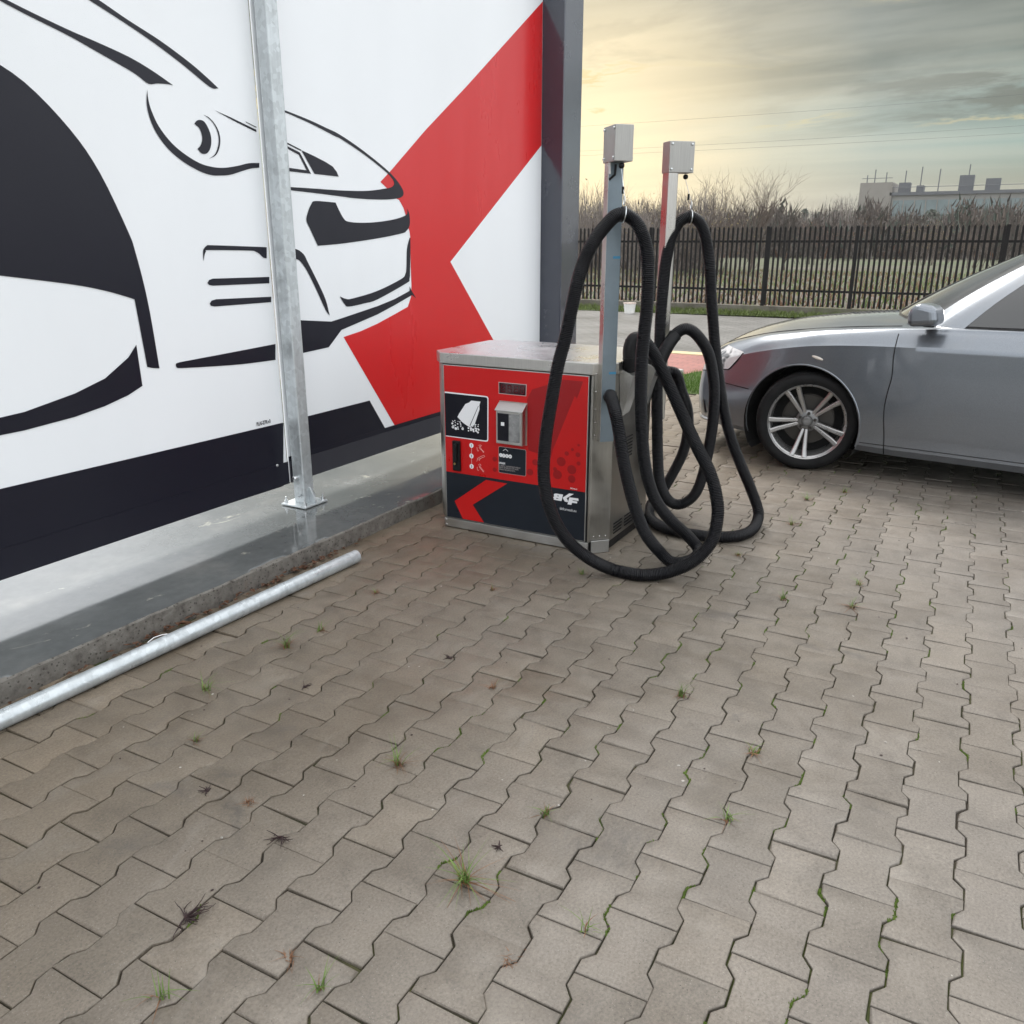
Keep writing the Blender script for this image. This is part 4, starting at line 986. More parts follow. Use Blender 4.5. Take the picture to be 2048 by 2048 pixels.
# ------------------------------------------------------------------ loose pipe
pa, pb = Vector((2.842, 2.424, .031)), Vector((.30, 2.494, .031))
pr = empty('steel_pipe', (pa.x, pa.y, 0)); tag(pr, 'loose galvanised steel pipe lying on the pavers along the kerb', 'pipe'); inv = (-pa.x, -pa.y, 0)
t_ = (pa - pb).normalized()
b = MB(); b.lathe([(.0265, 0), (.0302, 0), (.0302, (pa - pb).length), (.0265, (pa - pb).length)], pb, t_, 32, closed=True); o = b.build('tube', M['galv'], pr, smooth=40); o.location = inv
M['galv_pipe'] = galv('bright_galvanised_pipe', (.52, .56, .58), .30); o.data.materials[0] = M['galv_pipe']
b = MB(); w0 = pb.lerp(pa, .565) + Vector((0, .014, .028)); b.tube([w0, w0 + Vector((.03, .003, .006)), w0 + Vector((.06, -.002, .005)), w0 + Vector((.08, -.006, .001))], .0016, 6); o = b.build('wire_scrap', M['white_print'], pr, smooth=60); o.location = inv

# ------------------------------------------------------------------ bucket by the fence
bu = empty('bucket', (17.12, 6.74, -.01)); tag(bu, 'white plastic bucket with rusty rim standing at the edge of the verge', 'bucket')
M['bucket'] = plain('dirty_white_plastic', (.70, .69, .66), .5, 0, .12, 12)
b = MB(); b.lathe([(.0, 0), (.105, 0), (.128, .20), (.122, .20), (.10, .01), (0, .01)], (0, 0, 0), (0, 0, 1), 24); b.build('pail', M['bucket'], bu, smooth=40)
b = MB(); b.lathe([(.128, .196), (.136, .198), (.136, .222), (.126, .224), (.122, .205)], (0, 0, 0), (0, 0, 1), 24, closed=True); b.build('rim', plain('stained_rim', (.60, .50, .44), .5, 0, .3, 20), bu, smooth=40)
b = MB(); b.tube([(.137 * math.cos(a), .137 * math.sin(a), .205 - .10 * math.sin(a)) for a in [i * math.pi / 10 for i in range(11)]], .003, 6); b.build('bail', M['zinc_bolt'], bu, smooth=60)

# ------------------------------------------------------------------ picket fence on a concrete plinth
FXX = 18.7
fe = empty('picket_fence', (FXX, 4.3, 0)); tag(fe, 'black metal picket fence on a low concrete plinth', 'fence')
M['fence'] = plain('black_fence_paint', (.009, .008, .008), .5, 0, .25, 5, spec=.2)
def plinth_mat():
    t = NT('mossy_concrete_plinth'); p = t.pos(); n = t.noise(p, 3, 6, .65); m = t.noise(p, 1.2, 5, .6)
    c = t.ramp(n, [(.3, (.075, .066, .052)), (.7, (.17, .155, .13))]); return t.set(color=t.mix(t.ramp(m, [(.5, 0), (.68, .7)]), c, (.085, .095, .04)), rough=.9, normal=t.bump(n, .5, .02))
b = MB(); b.box(-.07, .07, -7.2, 5.6, -.06, .135); b.build('plinth', plinth_mat(), fe, bevel=.01)
pk = MB(); pk.prism([(-.021, .155), (.021, .155), (.021, 1.70), (0, 1.745), (-.021, 1.70)], lambda u, v, w: (w, u, v), -.052, -.034); pkm = pk.mesh('picket', M['fence'])
posts = [-6.9, -4.3, -1.7, .05, 2.62, 5.2]
y = -7.1
for i in range(130):
    y = -7.1 + i * .0985
    if y > 5.5: break
    if min(abs(y - q) for q in posts) < .055: continue
    o = link('picket', pkm, fe, (0, y, 0))
for q in posts:
    b = MB(); b.box(-.04, .04, q - .035, q + .035, .13, 1.74); b.build('fence_post', M['fence'], fe, bevel=.004)
for z in (1.44, .46):
    b = MB(); b.box(-.033, .005, -7.15, 5.55, z - .022, z + .022); b.build('rail', M['fence'], fe)

# ================================================================== parked car
CA = R(7.2); CH = Vector((math.sin(CA), math.cos(CA), 0)); CL = Vector((-math.cos(CA), math.sin(CA), 0))
CP = Vector((5.57, .945, 0)) - CL * .92
car = empty('parked_car', CP, math.atan2(CH.y, CH.x)); tag(car, 'silver grey saloon car parked behind the vacuum hoses, front wheel turned', 'car')
def paint():
    t = NT('silver_grey_paint'); p = t.pos(True)
    fl = t.vor(p, 900)[1]; bw = t.n('ShaderNodeRGBToBW'); t.l(fl, bw.inputs[0])
    n = t.noise(p, 2.5, 5, .6)
    c = t.ramp(bw.outputs[0], [(.2, (.155, .172, .196)), (.8, (.215, .236, .264))])
    dust = t.noise(p, 30, 4, .6)
    return t.set(color=t.mix(t.ramp(n, [(.55, 0), (.8, .22)]), c, (.21, .20, .18)), metal=.72, rough=.29, coat=1.0, coatr=t.ramp(dust, [(.4, .04), (.75, .12)]))
M['paint'] = paint()
M['rubber'] = plain('tyre_rubber', (.010, .010, .0105), .75, 0, .25, 9, .3, 120, spec=.2)
M['liner'] = plain('black_liner', (.006, .006, .006), .9)
M['alloy'] = plain('silver_alloy', (.36, .355, .35), .28, .7, .02, 4, coat=.3, rvar=.02)
M['alloy_dark'] = plain('dark_alloy', (.20, .20, .20), .42, .8, .1, 20)  # darker alloy for hub and centre cap
M['carglass'] = plain('car_glass', (.012, .014, .016), .05, 0, .05, coat=1.0)
M['trim'] = plain('black_trim', (.007, .007, .008), .35, spec=.3)
M['disc'] = plain('brake_disc', (.07, .066, .062), .40, 1.0, .1)
ST = [ # x, then (y, z) from the underbody over sill, side, shoulder and bonnet edge to the centre line
 (.965, [.02, .06, .10, .12, .12, .10, .08, .05, 0], [.22, .23, .27, .32, .36, .385, .395, .40, .402]),
 (.935, [.22, .38, .45, .475, .46, .40, .33, .19, 0], [.19, .20, .27, .36, .43, .465, .48, .49, .495]),
 (.88, [.42, .54, .60, .62, .60, .54, .46, .26, 0], [.18, .19, .28, .42, .545, .605, .63, .648, .655]),
 (.80, [.50, .63, .68, .695, .675, .61, .53, .29, 0], [.18, .19, .28, .44, .60, .672, .703, .728, .738]),
 (.69, [.56, .71, .755, .77, .752, .68, .595, .32, 0], [.18, .19, .28, .45, .645, .722, .757, .795, .808]),
 (.55, [.60, .78, .82, .835, .815, .735, .645, .35, 0], [.18, .19, .28, .46, .692, .768, .802, .846, .862]),
 (.38, [.64, .84, .868, .884, .866, .785, .69, .37, 0], [.18, .19, .28, .47, .738, .813, .845, .888, .903]),
 (.18, [.66, .868, .895, .912, .900, .82, .72, .38, 0], [.18, .19, .28, .48, .780, .852, .879, .920, .933]),
 (0.0, [.66, .876, .904, .922, .913, .842, .742, .39, 0], [.18, .19, .28, .49, .806, .880, .904, .943, .953]),
 (-.25, [.66, .878, .906, .922, .916, .856, .762, .40, 0], [.17, .18, .28, .50, .824, .903, .927, .963, .973]),
 (-.50, [.66, .878, .905, .920, .917, .864, .782, .40, 0], [.16, .17, .28, .50, .832, .918, .945, .978, .986]),
 (-.85, [.66, .878, .903, .918, .917, .868, .805, .42, 0], [.16, .17, .28, .50, .836, .926, .957, .982, .99]),
 (-1.8, [.66, .878, .903, .918, .918, .872, .815, .42, 0], [.16, .17, .28, .50, .850, .94, .97, .99, 1.0]),
 (-2.7, [.66, .872, .900, .916, .912, .86, .78, .42, 0], [.17, .18, .28, .52, .862, .95, .985, 1.0, 1.01]),
 (-3.3, [.62, .82, .85, .865, .86, .80, .70, .40, 0], [.22, .23, .32, .54, .86, .94, .975, .99, .995]),
 (-3.68, [.50, .68, .72, .74, .72, .66, .58, .34, 0], [.28, .29, .36, .56, .82, .90, .925, .94, .945]),
 (-3.76, [.2, .3, .34, .36, .34, .3, .26, .15, 0], [.36, .37, .42, .56, .76, .82, .84, .85, .85])]
def cr(p0, p1, p2, p3, t): return .5 * (2 * p1 + (p2 - p0) * t + (2 * p0 - 5 * p1 + 4 * p2 - p3) * t * t + (3 * p1 - p0 - 3 * p2 + p3) * t ** 3)
XS = [s[0] for s in ST]
def section(x):
    i = 0
    while i < len(XS) - 2 and XS[i + 1] > x: i += 1
    x1, x2 = XS[i], XS[i + 1]; w = (x - x1) / (x2 - x1)
    a, b_, = ST[i], ST[i + 1]; out = []
    im, ip = max(0, i - 1), min(len(ST) - 1, i + 2)
    for k in range(9):
        q = []
        for c in (1, 2):
            v0, v1, v2, v3 = ST[im][c][k], a[c][k], b_[c][k], ST[ip][c][k]
            d1 = (v2 - v0) / (XS[i + 1] - XS[im]) * (x2 - x1); d2 = (v3 - v1) / (XS[ip] - XS[i]) * (x2 - x1)
            t = w; q.append((2 * t ** 3 - 3 * t * t + 1) * v1 + (t ** 3 - 2 * t * t + t) * d1 + (-2 * t ** 3 + 3 * t * t) * v2 + (t ** 3 - t * t) * d2)
        out.append(q)
    return out
def onsec(sec, t):
    i = min(7, int(t)); w = t - i
    p = [sec[max(0, i - 1)], sec[i], sec[i + 1], sec[i + 2] if i + 2 < 9 else [-sec[7][0], sec[7][1]]]
    if i == 4: p[0] = [2 * sec[4][0] - sec[5][0] * .5 - sec[4][0] * .5, 2 * sec[4][1] - sec[5][1] * .5 - sec[4][1] * .5]
    if i == 3: p[3] = [sec[4][0] + .25 * (sec[4][0] - sec[3][0]), sec[4][1] + .25 * (sec[4][1] - sec[3][1])]
    return cr(p[0][0], p[1][0], p[2][0], p[3][0], w), cr(p[0][1], p[1][1], p[2][1], p[3][1], w)
def surf(x, t): y, z = onsec(section(x), t); return Vector((x, y, z))
def surf_z(x, z, t0=.8, t1=6.5):
    sec = section(x); a, b_ = t0, t1
    for _ in range(26):
        m = (a + b_) / 2
        if onsec(sec, m)[1] < z: a = m
        else: b_ = m
    return Vector((x, onsec(sec, a)[0], z))
xg = []
x = .965
while x > -3.76:
    xg.append(x); x -= .010 if x > .55 else (.016 if x > -.7 else .05)
xg.append(-3.76)
TT = [0, .5, 1, 1.5] + [2 + i * .1 for i in range(21)] + [4.0 + i * .125 for i in range(1, 17)] + [6.25, 6.5, 6.75, 7, 7.33, 7.66, 8]
TT = sorted(set(round(v, 4) for v in TT)); nt_ = len(TT)
grid = [[onsec(section(x), t) for t in TT] for x in xg]
AX, AZ, AR = .055, .305, .376
RXA = -2.70
def arch_f(p, t):
    if t > 4.7: return 1.0
    return min(math.hypot(p[0] - AX, p[2] - AZ), math.hypot(p[0] - RXA, p[2] - AZ)) - AR
def mkpanel(name, test, m):
    vs, fs, idx = [], [], {}
    def P(i, j): return (xg[i], grid[i][j][0], grid[i][j][1])
    def vid(k, p, sgn):
        key = (k, sgn if abs(p[1]) > 1e-6 else 1)
        if key not in idx: idx[key] = len(vs); vs.append((p[0], p[1] * sgn, p[2]))
        return idx[key]
    for sgn in (1, -1):
        for i in range(len(xg) - 1):
            for j in range(nt_ - 1):
                cx = (xg[i] + xg[i + 1]) / 2; cz = (grid[i][j][1] + grid[i + 1][j + 1][1]) / 2; ct = (TT[j] + TT[j + 1]) / 2
                if not test(cx, cz, ct, sgn): continue
                q = [(i, j), (i + 1, j), (i + 1, j + 1), (i, j + 1)]
                f = [arch_f(P(*k), ct) for k in q]
                if max(f) <= 0: continue
                out = []
                for a_ in range(4):
                    k0, k1, f0, f1 = q[a_], q[(a_ + 1) % 4], f[a_], f[(a_ + 1) % 4]
                    if f0 > 0: out.append(vid(k0, P(*k0), sgn))
                    if (f0 > 0) != (f1 > 0):
                        w = f0 / (f0 - f1); p0_, p1_ = Vector(P(*k0)), Vector(P(*k1)); out.append(vid(tuple(sorted((k0, k1))), p0_.lerp(p1_, w), sgn))
                if len(out) >= 3: fs.append(tuple(out) if sgn > 0 else tuple(out[::-1]))
    b = MB(); b.v = vs; b.f = fs; b.m = [0] * len(fs)
    return b.build(name, m, car, smooth=28)
def door_x(z): return -.478 + .026 * math.exp(-((z - .47) / .17) ** 2) + (.012 if z > .66 else 0) * min(1, (z - .66) / .1)
isdoor = lambda x, z, t: -1.62 < x < door_x(z) and t < 5.2 and z > .215
isrdoor = lambda x, z, t: -2.55 < x < -1.62 and t < 5.2 and z > .215
isbump = lambda x, z, t: (x > .42 and z < .488 + (x - .45) * .1) or (x > .90 and z < .62)
ishood = lambda x, z, t: t > 6.0 and x > -.42 and not isbump(x, z, t)
mkpanel('front_door', lambda x, z, t, s: s > 0 and isdoor(x, z, t), M['paint'])
mkpanel('bonnet', lambda x, z, t, s: ishood(x, z, t), M['paint'])
mkpanel('front_bumper', lambda x, z, t, s: isbump(x, z, t), M['paint'])
mkpanel('body_shell', lambda x, z, t, s: not ishood(x, z, t) and not isbump(x, z, t) and not (s > 0 and isdoor(x, z, t)), M['paint'])
def seam(pts, name, r=.0032, par=car):
    P = resample(catmull(pts, 6), .012); b = MB(); b.tube(P, r, 6); return b.build(name, M['trim'], par, smooth=60)
OUT = .0008
seam([surf_z(door_x(z), z, .8, 5.4) + Vector((0, OUT, 0)) for z in (.175, .22, .30, .40, .48, .56, .66, .76, .82, .86, .905)], 'door_seam')
seam([surf_z(x, .490 + (x - .45) * .07) + Vector((0, OUT, 0)) for x in (.425, .47, .53, .60, .66, .715)], 'bumper_seam')
seam([surf(x, 6.0) + Vector((0, .0004, OUT)) for x in (.70, .62, .50, .35, .15, -.1, -.3, -.46)], 'bonnet_seam', .0028)
seam([surf_z(x, .232) + Vector((0, OUT, 0)) for x in (-.33, -.6, -1.0, -1.6, -2.2)], 'sill_seam', .0028)
# bonnet-edge crease highlight bead along the shoulder
# headlamp: clear lens over a bright housing
def hl_grid(off, m, name, par):
    n1_, n2_ = 22, 12; b = MB(); vs = []
    for i in range(n1_ + 1):
        f = i / n1_; x = .498 + (.865 - .498) * f
        zu = .722 + .022 * min(1, f / .45) - .105 * max(0, (f - .45) / .55) ** 1.3; zl = .716 - .118 * min(1, f / .27) ** .85 - .05 * max(0, (f - .27) / .73)
        for j in range(n2_ + 1):
            p = surf_z(x, zl + (zu - zl) * j / n2_, 1.5, 5.9); q = surf_z(x - .02, p.z, 1.5, 5.9); nrm = Vector((.45 + .5 * f, .8, .18)).normalized(); vs.append(p + nrm * off)
    b.add(vs, [(i * (n2_ + 1) + j, i * (n2_ + 1) + j + 1, (i + 1) * (n2_ + 1) + j + 1, (i + 1) * (n2_ + 1) + j) for i in range(n1_) for j in range(n2_)])
    return b.build(name, m, par, smooth=60)
def lamp_in():
    t = NT('headlamp_reflector'); p = t.pos(True); n = t.noise(t.map(p, (1, 1, 1)), 7, 2, .5, .8)
    return t.set(color=t.ramp(n, [(.34, (.03, .03, .035)), (.42, (.10, .10, .10)), (.47, (.62, .62, .62)), (.60, (.48, .48, .49)), (.66, (.05, .05, .05))]), metal=.0, rough=.25, coat=.6, coatr=.02)
M['lamp'] = lamp_in()
hl = hl_grid(.0035, M['lamp'], 'headlamp', car)
seam([Vector(hl.data.vertices[i * 13].co) for i in range(0, 23, 2)], 'lamp_gasket', .004, hl)
M['pale_glint'] = plain('wing_glint_pale', (.55, .50, .44), .12, 0, .05, coat=1.0)
b = MB(); c = surf_z(-.02, .733, 1.5, 5.5); b.lathe([(0, .005), (.010, .0045), (.016, .002), (.017, 0)], c, (0.05, 1, .12), 16); o = b.build('wing_glint', M['pale_glint'], car, smooth=60)  # pale raised ellipse added for the soft reflection on the wing
for v in o.data.vertices: v.co.x = c.x + (v.co.x - c.x) * 2.2; v.co.z = c.z + (v.co.z - c.z) * .6 - (v.co.x - c.x) * -.25
# grille and number plate at the nose
b = MB(); b.box(.91, .972, -.17, .17, .27, .44); b.build('grille', M['trim'], car, bevel=.01)
for s in (1,):
    b = MB(); b.prism([(.80, .25), (.92, .25), (.925, .325), (.82, .345)], lambda u, v, w: surf_z(u, v, 1.0, 4.5) + Vector((.004, .004 + w, 0)), 0, .004); b.build('lower_intake', M['trim'], car, recalc=True)
b = MB(); b.tube([surf_z(x, .205, .7, 4) + Vector((.002, .002, 0)) for x in (.935, .91, .87, .82, .77)], .014, 8); b.build('chin_strip', M['alloy'], car, smooth=60)
# rolled lips of the wheel arches
for sgn in (1, -1):
    for ax_ in (AX, RXA):
        P = []
        for k in range(41):
            a_ = R(-16 + k * 212 / 40); x_, z_ = ax_ + (AR + .002) * math.cos(a_), AZ + (AR + .002) * math.sin(a_)
            q = surf_z(x_, z_, .8, 5.0); P.append((q.x, (q.y - .004) * sgn, q.z))
        b = MB(); b.tube(P, .0075, 8); b.build('arch_lip', M['paint'], car, smooth=60)
# wheel housings
for sgn in (1, -1):
    for ax_ in (AX, RXA):
        b = MB(); n_ = 40
        ring_ = [(ax_ + (AR + .001) * math.cos(2 * math.pi * i / n_), AZ + (AR + .001) * math.sin(2 * math.pi * i / n_)) for i in range(n_)]
        ys = (.55 * sgn, .895 * sgn)
        vs = [(u, ys[0], max(.10, v)) for u, v in ring_] + [(u, ys[1], max(.10, v)) for u, v in ring_]
        b.add(vs, [(i, (i + 1) % n_, n_ + (i + 1) % n_, n_ + i) for i in range(n_) if max(ring_[i][1], ring_[(i + 1) % n_][1]) > .10] + [tuple(range(n_))]); b.build('arch_liner', M['liner'], car)
b = MB(); b.poly([(.93, -.3, .19), (.74, -.55, .18), (.45, -.62, .18), (.45, .62, .18), (.74, .55, .18), (.93, .3, .19)]); b.box(.36, -3.5, -.56, .56, .18, .24); b.build('underbody', M['liner'], car)
# cabin
LOW = [(-.26, 0, .978), (-.36, .40, .970), (-.565, .705, .955), (-.80, .835, .945), (-1.62, .858, .962), (-2.45, .82, .985), (-2.75, .55, 1.01), (-2.86, 0, 1.015)]
UPP = [(-.97, 0, 1.372), (-1.00, .33, 1.362), (-1.075, .50, 1.335), (-1.20, .555, 1.325), (-1.70, .590, 1.352), (-2.30, .56, 1.32), (-2.48, .38, 1.315), (-2.52, 0, 1.32)]
def cabin(names, i0, i1, m, nm, f0=0.0, f1=1.0, off=0.0, sides=(1, -1)):
    b = MB(); n_ = 8
    for sgn in sides:
        L = [Vector(p) for p in catmull(LOW, 8)][i0 * 8:i1 * 8 + 1]; U = [Vector(p) for p in catmull(UPP, 8)][i0 * 8:i1 * 8 + 1]; vs = []
        for l_, u_ in zip(L, U):
            for k in range(n_ + 1):
                f = f0 + (f1 - f0) * k / n_; p = l_.lerp(u_, f); bul = math.sin(math.pi * f) * .035
                c = Vector((-1.65, 0, p.z)); d = (p - c).normalized(); p = p + d * (bul + off); vs.append((p.x, p.y * sgn, p.z))
        fs = [(i * (n_ + 1) + k, (i + 1) * (n_ + 1) + k, (i + 1) * (n_ + 1) + k + 1, i * (n_ + 1) + k + 1) for i in range(len(L) - 1) for k in range(n_)]
        b.add(vs, fs if sgn > 0 else [f[::-1] for f in fs])
    return b.build(nm, m, car, smooth=50)
cabin(None, 0, 7, M['trim'], 'pillars', 0, 1, -.004)
cabin(None, 0, 2, M['carglass'], 'windscreen', .03, .97, .0)
for s_ in (1, -1):
    cabin(None, 3, 4, M['carglass'], 'front_side_window', .05, .93, .0, (s_,))
    cabin(None, 4, 5, M['carglass'], 'rear_side_window', .05, .93, .0, (s_,))
    cabin(None, 2, 3, M['paint'], 'windscreen_pillar', .0, 1.0, .002, (s_,))
cabin(None, 6, 7, M['carglass'], 'rear_screen', .05, .95, .0)
U = catmull(UPP, 8); b = MB(); vs = [(p.x, p.y, p.z) for p in U] + [(p.x, -p.y, p.z) for p in U]; nU = len(U)
mid = []
for i, p in enumerate(U): mid.append((p.x, p.y * .5, p.z + .035 * math.sin(math.pi * min(1, max(0, (-p.x - .97) / 1.55))))); 
fs = []
vs += mid + [(a, -c_, d) for a, c_, d in mid]
fs += [(i, i + 1, 2 * nU + i + 1, 2 * nU + i) for i in range(nU - 1)] + [(2 * nU + i, 2 * nU + i + 1, 3 * nU + i + 1, 3 * nU + i) for i in range(nU - 1)] + [(3 * nU + i, 3 * nU + i + 1, nU + i + 1, nU + i) for i in range(nU - 1)]
b.add(vs, fs); b.build('roof', M['paint'], car, smooth=50)
# wiper, mirror, door handle
b = MB(); b.tube([(-.45, .60, .985), (-.42, .40, 1.0), (-.37, .05, 1.012)], .008, 6); b.build('wiper', M['trim'], car, smooth=60)
b = MB(); b.prism([(-.56, .93), (-.72, .945), (-.70, 1.05), (-.60, 1.07), (-.55, 1.02)], lambda u, v, w: (u + (w - .9) * .15, w, v + .03), .90, 1.06); b.build('door_mirror', M['paint'], car, bevel=.035, seg=4, recalc=True)
b = MB(); b.box(-.66, -.60, .84, .92, .955, .985); b.build('mirror_stalk', M['trim'], car, bevel=.006)
b = MB(); b.box(-1.50, -1.33, .917, .948, .79, .815); b.build('door_handle', M['paint'], car, bevel=.008, seg=3)
# wheels
WR, RR = .317, .241
def wheel(x, sgn, steer, name):
    w = empty(name, (x, sgn * .80, WR)); w.parent = car; w.rotation_euler = (0, 0, steer)
    Y = Vector((0, sgn, 0))
    b = MB(); b.lathe([(RR, -.10), (RR + .01, -.112), (RR + .035, -.120), (WR - .022, -.116), (WR - .006, -.100), (WR, -.08), (WR, .08), (WR - .006, .100), (WR - .022, .116), (RR + .035, .120), (RR + .01, .112), (RR - .004, .10)], (0, 0, 0), Y, 64); ty = b.build('tyre', M['rubber'], w, smooth=35)
    tr = MB()
    for k in range(90):
        a = 2 * math.pi * k / 90
        for h0, h1_, sk in ((.052, .108, .025), (-.045, .045, -.02), (-.108, -.052, .025)):
            vs = []
            for (h, da) in ((h0, 0), (h1_, sk)):
                rr = WR + .0012 if abs(h) < .09 else WR - .010
                for e_ in (0, .042): aa = a + da + e_; vs.append(Vector((math.cos(aa) * (rr + .003), h * sgn, math.sin(aa) * (rr + .003))))
            tr.add(vs, [(0, 1, 3, 2)])
    tr.build('tread', M['rubber'], w)
    b = MB(); b.lathe([(RR - .004, .104), (RR + .002, .110), (RR + .006, .104), (RR - .002, .092), (RR - .012, .085), (RR - .020, .03), (RR - .02, -.10)], (0, 0, 0), Y, 64); b.build('rim', M['alloy'], w, smooth=35)
    b = MB(); b.lathe([(.0, -.02), (.158, -.02), (.160, -.03), (.165, -.03)], (0, 0, 0), Y, 48); b.build('brake_disc', M['disc'], w, smooth=35)
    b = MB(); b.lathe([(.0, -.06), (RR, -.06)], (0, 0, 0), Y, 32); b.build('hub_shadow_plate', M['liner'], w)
    b = MB(); b.lathe([(0, .070), (.030, .070), (.034, .066), (.036, .058), (.062, .056), (.070, .050), (.074, .035), (.06, .0), (.05, -.03)], (0, 0, 0), Y, 40); b.build('hub', M['alloy_dark'], w, smooth=35)
    b = MB(); b.lathe([(0, .0745), (.024, .074), (.028, .0705)], (0, 0, 0), Y, 24); cap = b.build('centre_cap', M['alloy_dark'], w, smooth=35)
    for k in range(4):
        b = MB(); b.tube([(-.0105 + k * .007 + .0055 * math.cos(a), sgn * .0752, .0055 * math.sin(a)) for a in [i * math.pi / 6 for i in range(12)]], .0009, 5, closed=True); b.build('cap_ring', M['alloy'], cap)
    for k in range(5):
        a = 2 * math.pi * k / 5 + R(62); ra = Vector((math.cos(a), 0, math.sin(a))); ta = Vector((-math.sin(a), 0, math.cos(a)))
        for s in (-1, 1):
            b = MB(); vs = []
            for r, off_, hw, h1_, h0 in ((.052, .010, .0105, .056, .02), (.12, .0195, .0125, .068, .03), (.19, .0300, .0145, .080, .045), (.233, .0400, .0165, .094, .06)):
                for (dd_, hh) in ((-hw, h1_ - .004), (-hw * .6, h1_), (hw * .6, h1_), (hw, h1_ - .004), (hw, h0), (-hw, h0)): vs.append(ra * r + ta * (s * off_ + dd_) + Y * hh)
            m_ = 6
            b.add(vs, [(i * m_ + j, i * m_ + (j + 1) % m_, (i + 1) * m_ + (j + 1) % m_, (i + 1) * m_ + j) for i in range(3) for j in range(m_)]); b.build('spoke', M['alloy'], w, smooth=25, recalc=True)
        a2 = a + math.pi / 5
        b = MB(); q = Vector((math.cos(a2), 0, math.sin(a2))) * .049; b.lathe([(0, .066), (.009, .066), (.0105, .062), (.0105, .05)], q, Y, 8); b.build('wheel_bolt', M['disc'], w, smooth=35)
    return w
wheel(.036, 1, R(15), 'front_wheel')
wheel(.035, -1, R(13), 'front_wheel')
wheel(RXA, 1, 0, 'rear_wheel')
wheel(RXA, -1, 0, 'rear_wheel')

# ================================================================== background
# ------------------------------------------------------------------ bare shrubs and trees beyond the fence
def twig_mat(name, c):
    t = NT(name); n = t.noise(t.pos(), 2.5, 4, .6)
    return t.set(color=t.ramp(n, [(.3, tuple(v * .6 for v in c)), (.7, tuple(v * 1.35 for v in c))]), rough=.9)
M['twig'] = twig_mat('bare_twig', (.105, .080, .066)); M['twig_dark'] = twig_mat('dark_twig', (.060, .047, .040)); M['twig_pale'] = twig_mat('pale_twig', (.19, .165, .15))
M['autumn'] = plain_leaf('last_autumn_leaf', (.16, .12, .045)); M['rusty'] = plain_leaf('rusty_leaf', (.15, .065, .030))
M['needle'] = plain_leaf('conifer_needle', (.040, .055, .040))
def grow(mb, r, p, d, L, rad, depth, up=.25, spread=.55, kids=(3, 5), tips=None):
    n = 3; P = [Vector(p)]; dd = Vector(d)
    for i in range(n):
        dd = (dd + Vector((r.gauss(0, .13), r.gauss(0, .13), r.gauss(0, .08) + up * .12))).normalized(); P.append(P[-1] + dd * (L / n))
    mb.tube(P, [rad * (1 - .22 * i) for i in range(n + 1)], 3, caps=False)
    if depth == 0:
        if tips is not None: tips.append(P[-1])
        return
    for _ in range(r.randint(*kids)):
        f = r.uniform(.25, 1.0); i = min(n - 1, int(f * n)); q = P[i].lerp(P[i + 1], f * n - i)
        nd = (dd + Vector((r.gauss(0, spread), r.gauss(0, spread), r.gauss(0, spread * .6) + up))).normalized()
        grow(mb, r, q, nd, L * r.uniform(.5, .78), rad * .58, depth - 1, up, spread, kids, tips)
def shrub(x, y, h, wide, stems, m, seed, label, cat, name, depth=3, leaves=None, nleaf=0, rad=.03, group=None, trunk=False):
    r = random.Random(seed); root = empty(name, (x, y, -.06)); tag(root, label, cat, group)
    mb = MB(); tb = MB(); tips = []
    if trunk:
        tb.tube([(0, 0, 0), (r.gauss(0, .05), r.gauss(0, .05), h * .18), (r.gauss(0, .1), r.gauss(0, .1), h * .36)], [rad * 2.2, rad * 1.8, rad * 1.3], 7); tb.build('trunk', m, root, smooth=50)
    else:
        tb.tube([(0, 0, 0), (r.gauss(0, .1), r.gauss(0, .1), h * .3)], [rad * 1.8, rad], 6); tb.build('trunk', m, root, smooth=50)
    for i in range(stems):
        a = r.uniform(0, 6.28); s = r.uniform(.1, wide)
        base = Vector((0, 0, h * r.uniform(.10, .34))) if trunk else Vector((math.cos(a) * s * .8, math.sin(a) * s * .8, 0))
        d = Vector((math.cos(a) * s * (.9 if trunk else .35), math.sin(a) * s * (.9 if trunk else .35), 1)).normalized()
        grow(mb, r, base, d, h * r.uniform(.36, .56), rad * r.uniform(.7, 1.1), depth, .30, .5, (3, 4), tips)
    cr_ = mb.build('crown', m, root)
    if leaves and nleaf:
        lb = MB()
        for _ in range(nleaf):
            p = r.choice(tips) + Vector((r.gauss(0, .12), r.gauss(0, .12), r.gauss(0, .12))); s = r.uniform(.03, .06); a = Vector((r.gauss(0, 1), r.gauss(0, 1), r.gauss(0, 1))).normalized(); b_ = a.orthogonal().normalized()
            lb.add([p + a * s, p + b_ * s * .6, p - a * s, p - b_ * s * .6], [(0, 1, 2, 3)])
        lb.build('leaves', leaves, root)
    return root
def ground_at(px, X):      # y of the direction that px (0..1 across the frame) looks to, at distance X along the wall
    u = (px - .5) * 2048 / 1680.0; d = FW + RT * (u * math.cos(PITCH)); return d.y / d.x * X
GR = 'bare shrubs and trees beyond the fence'
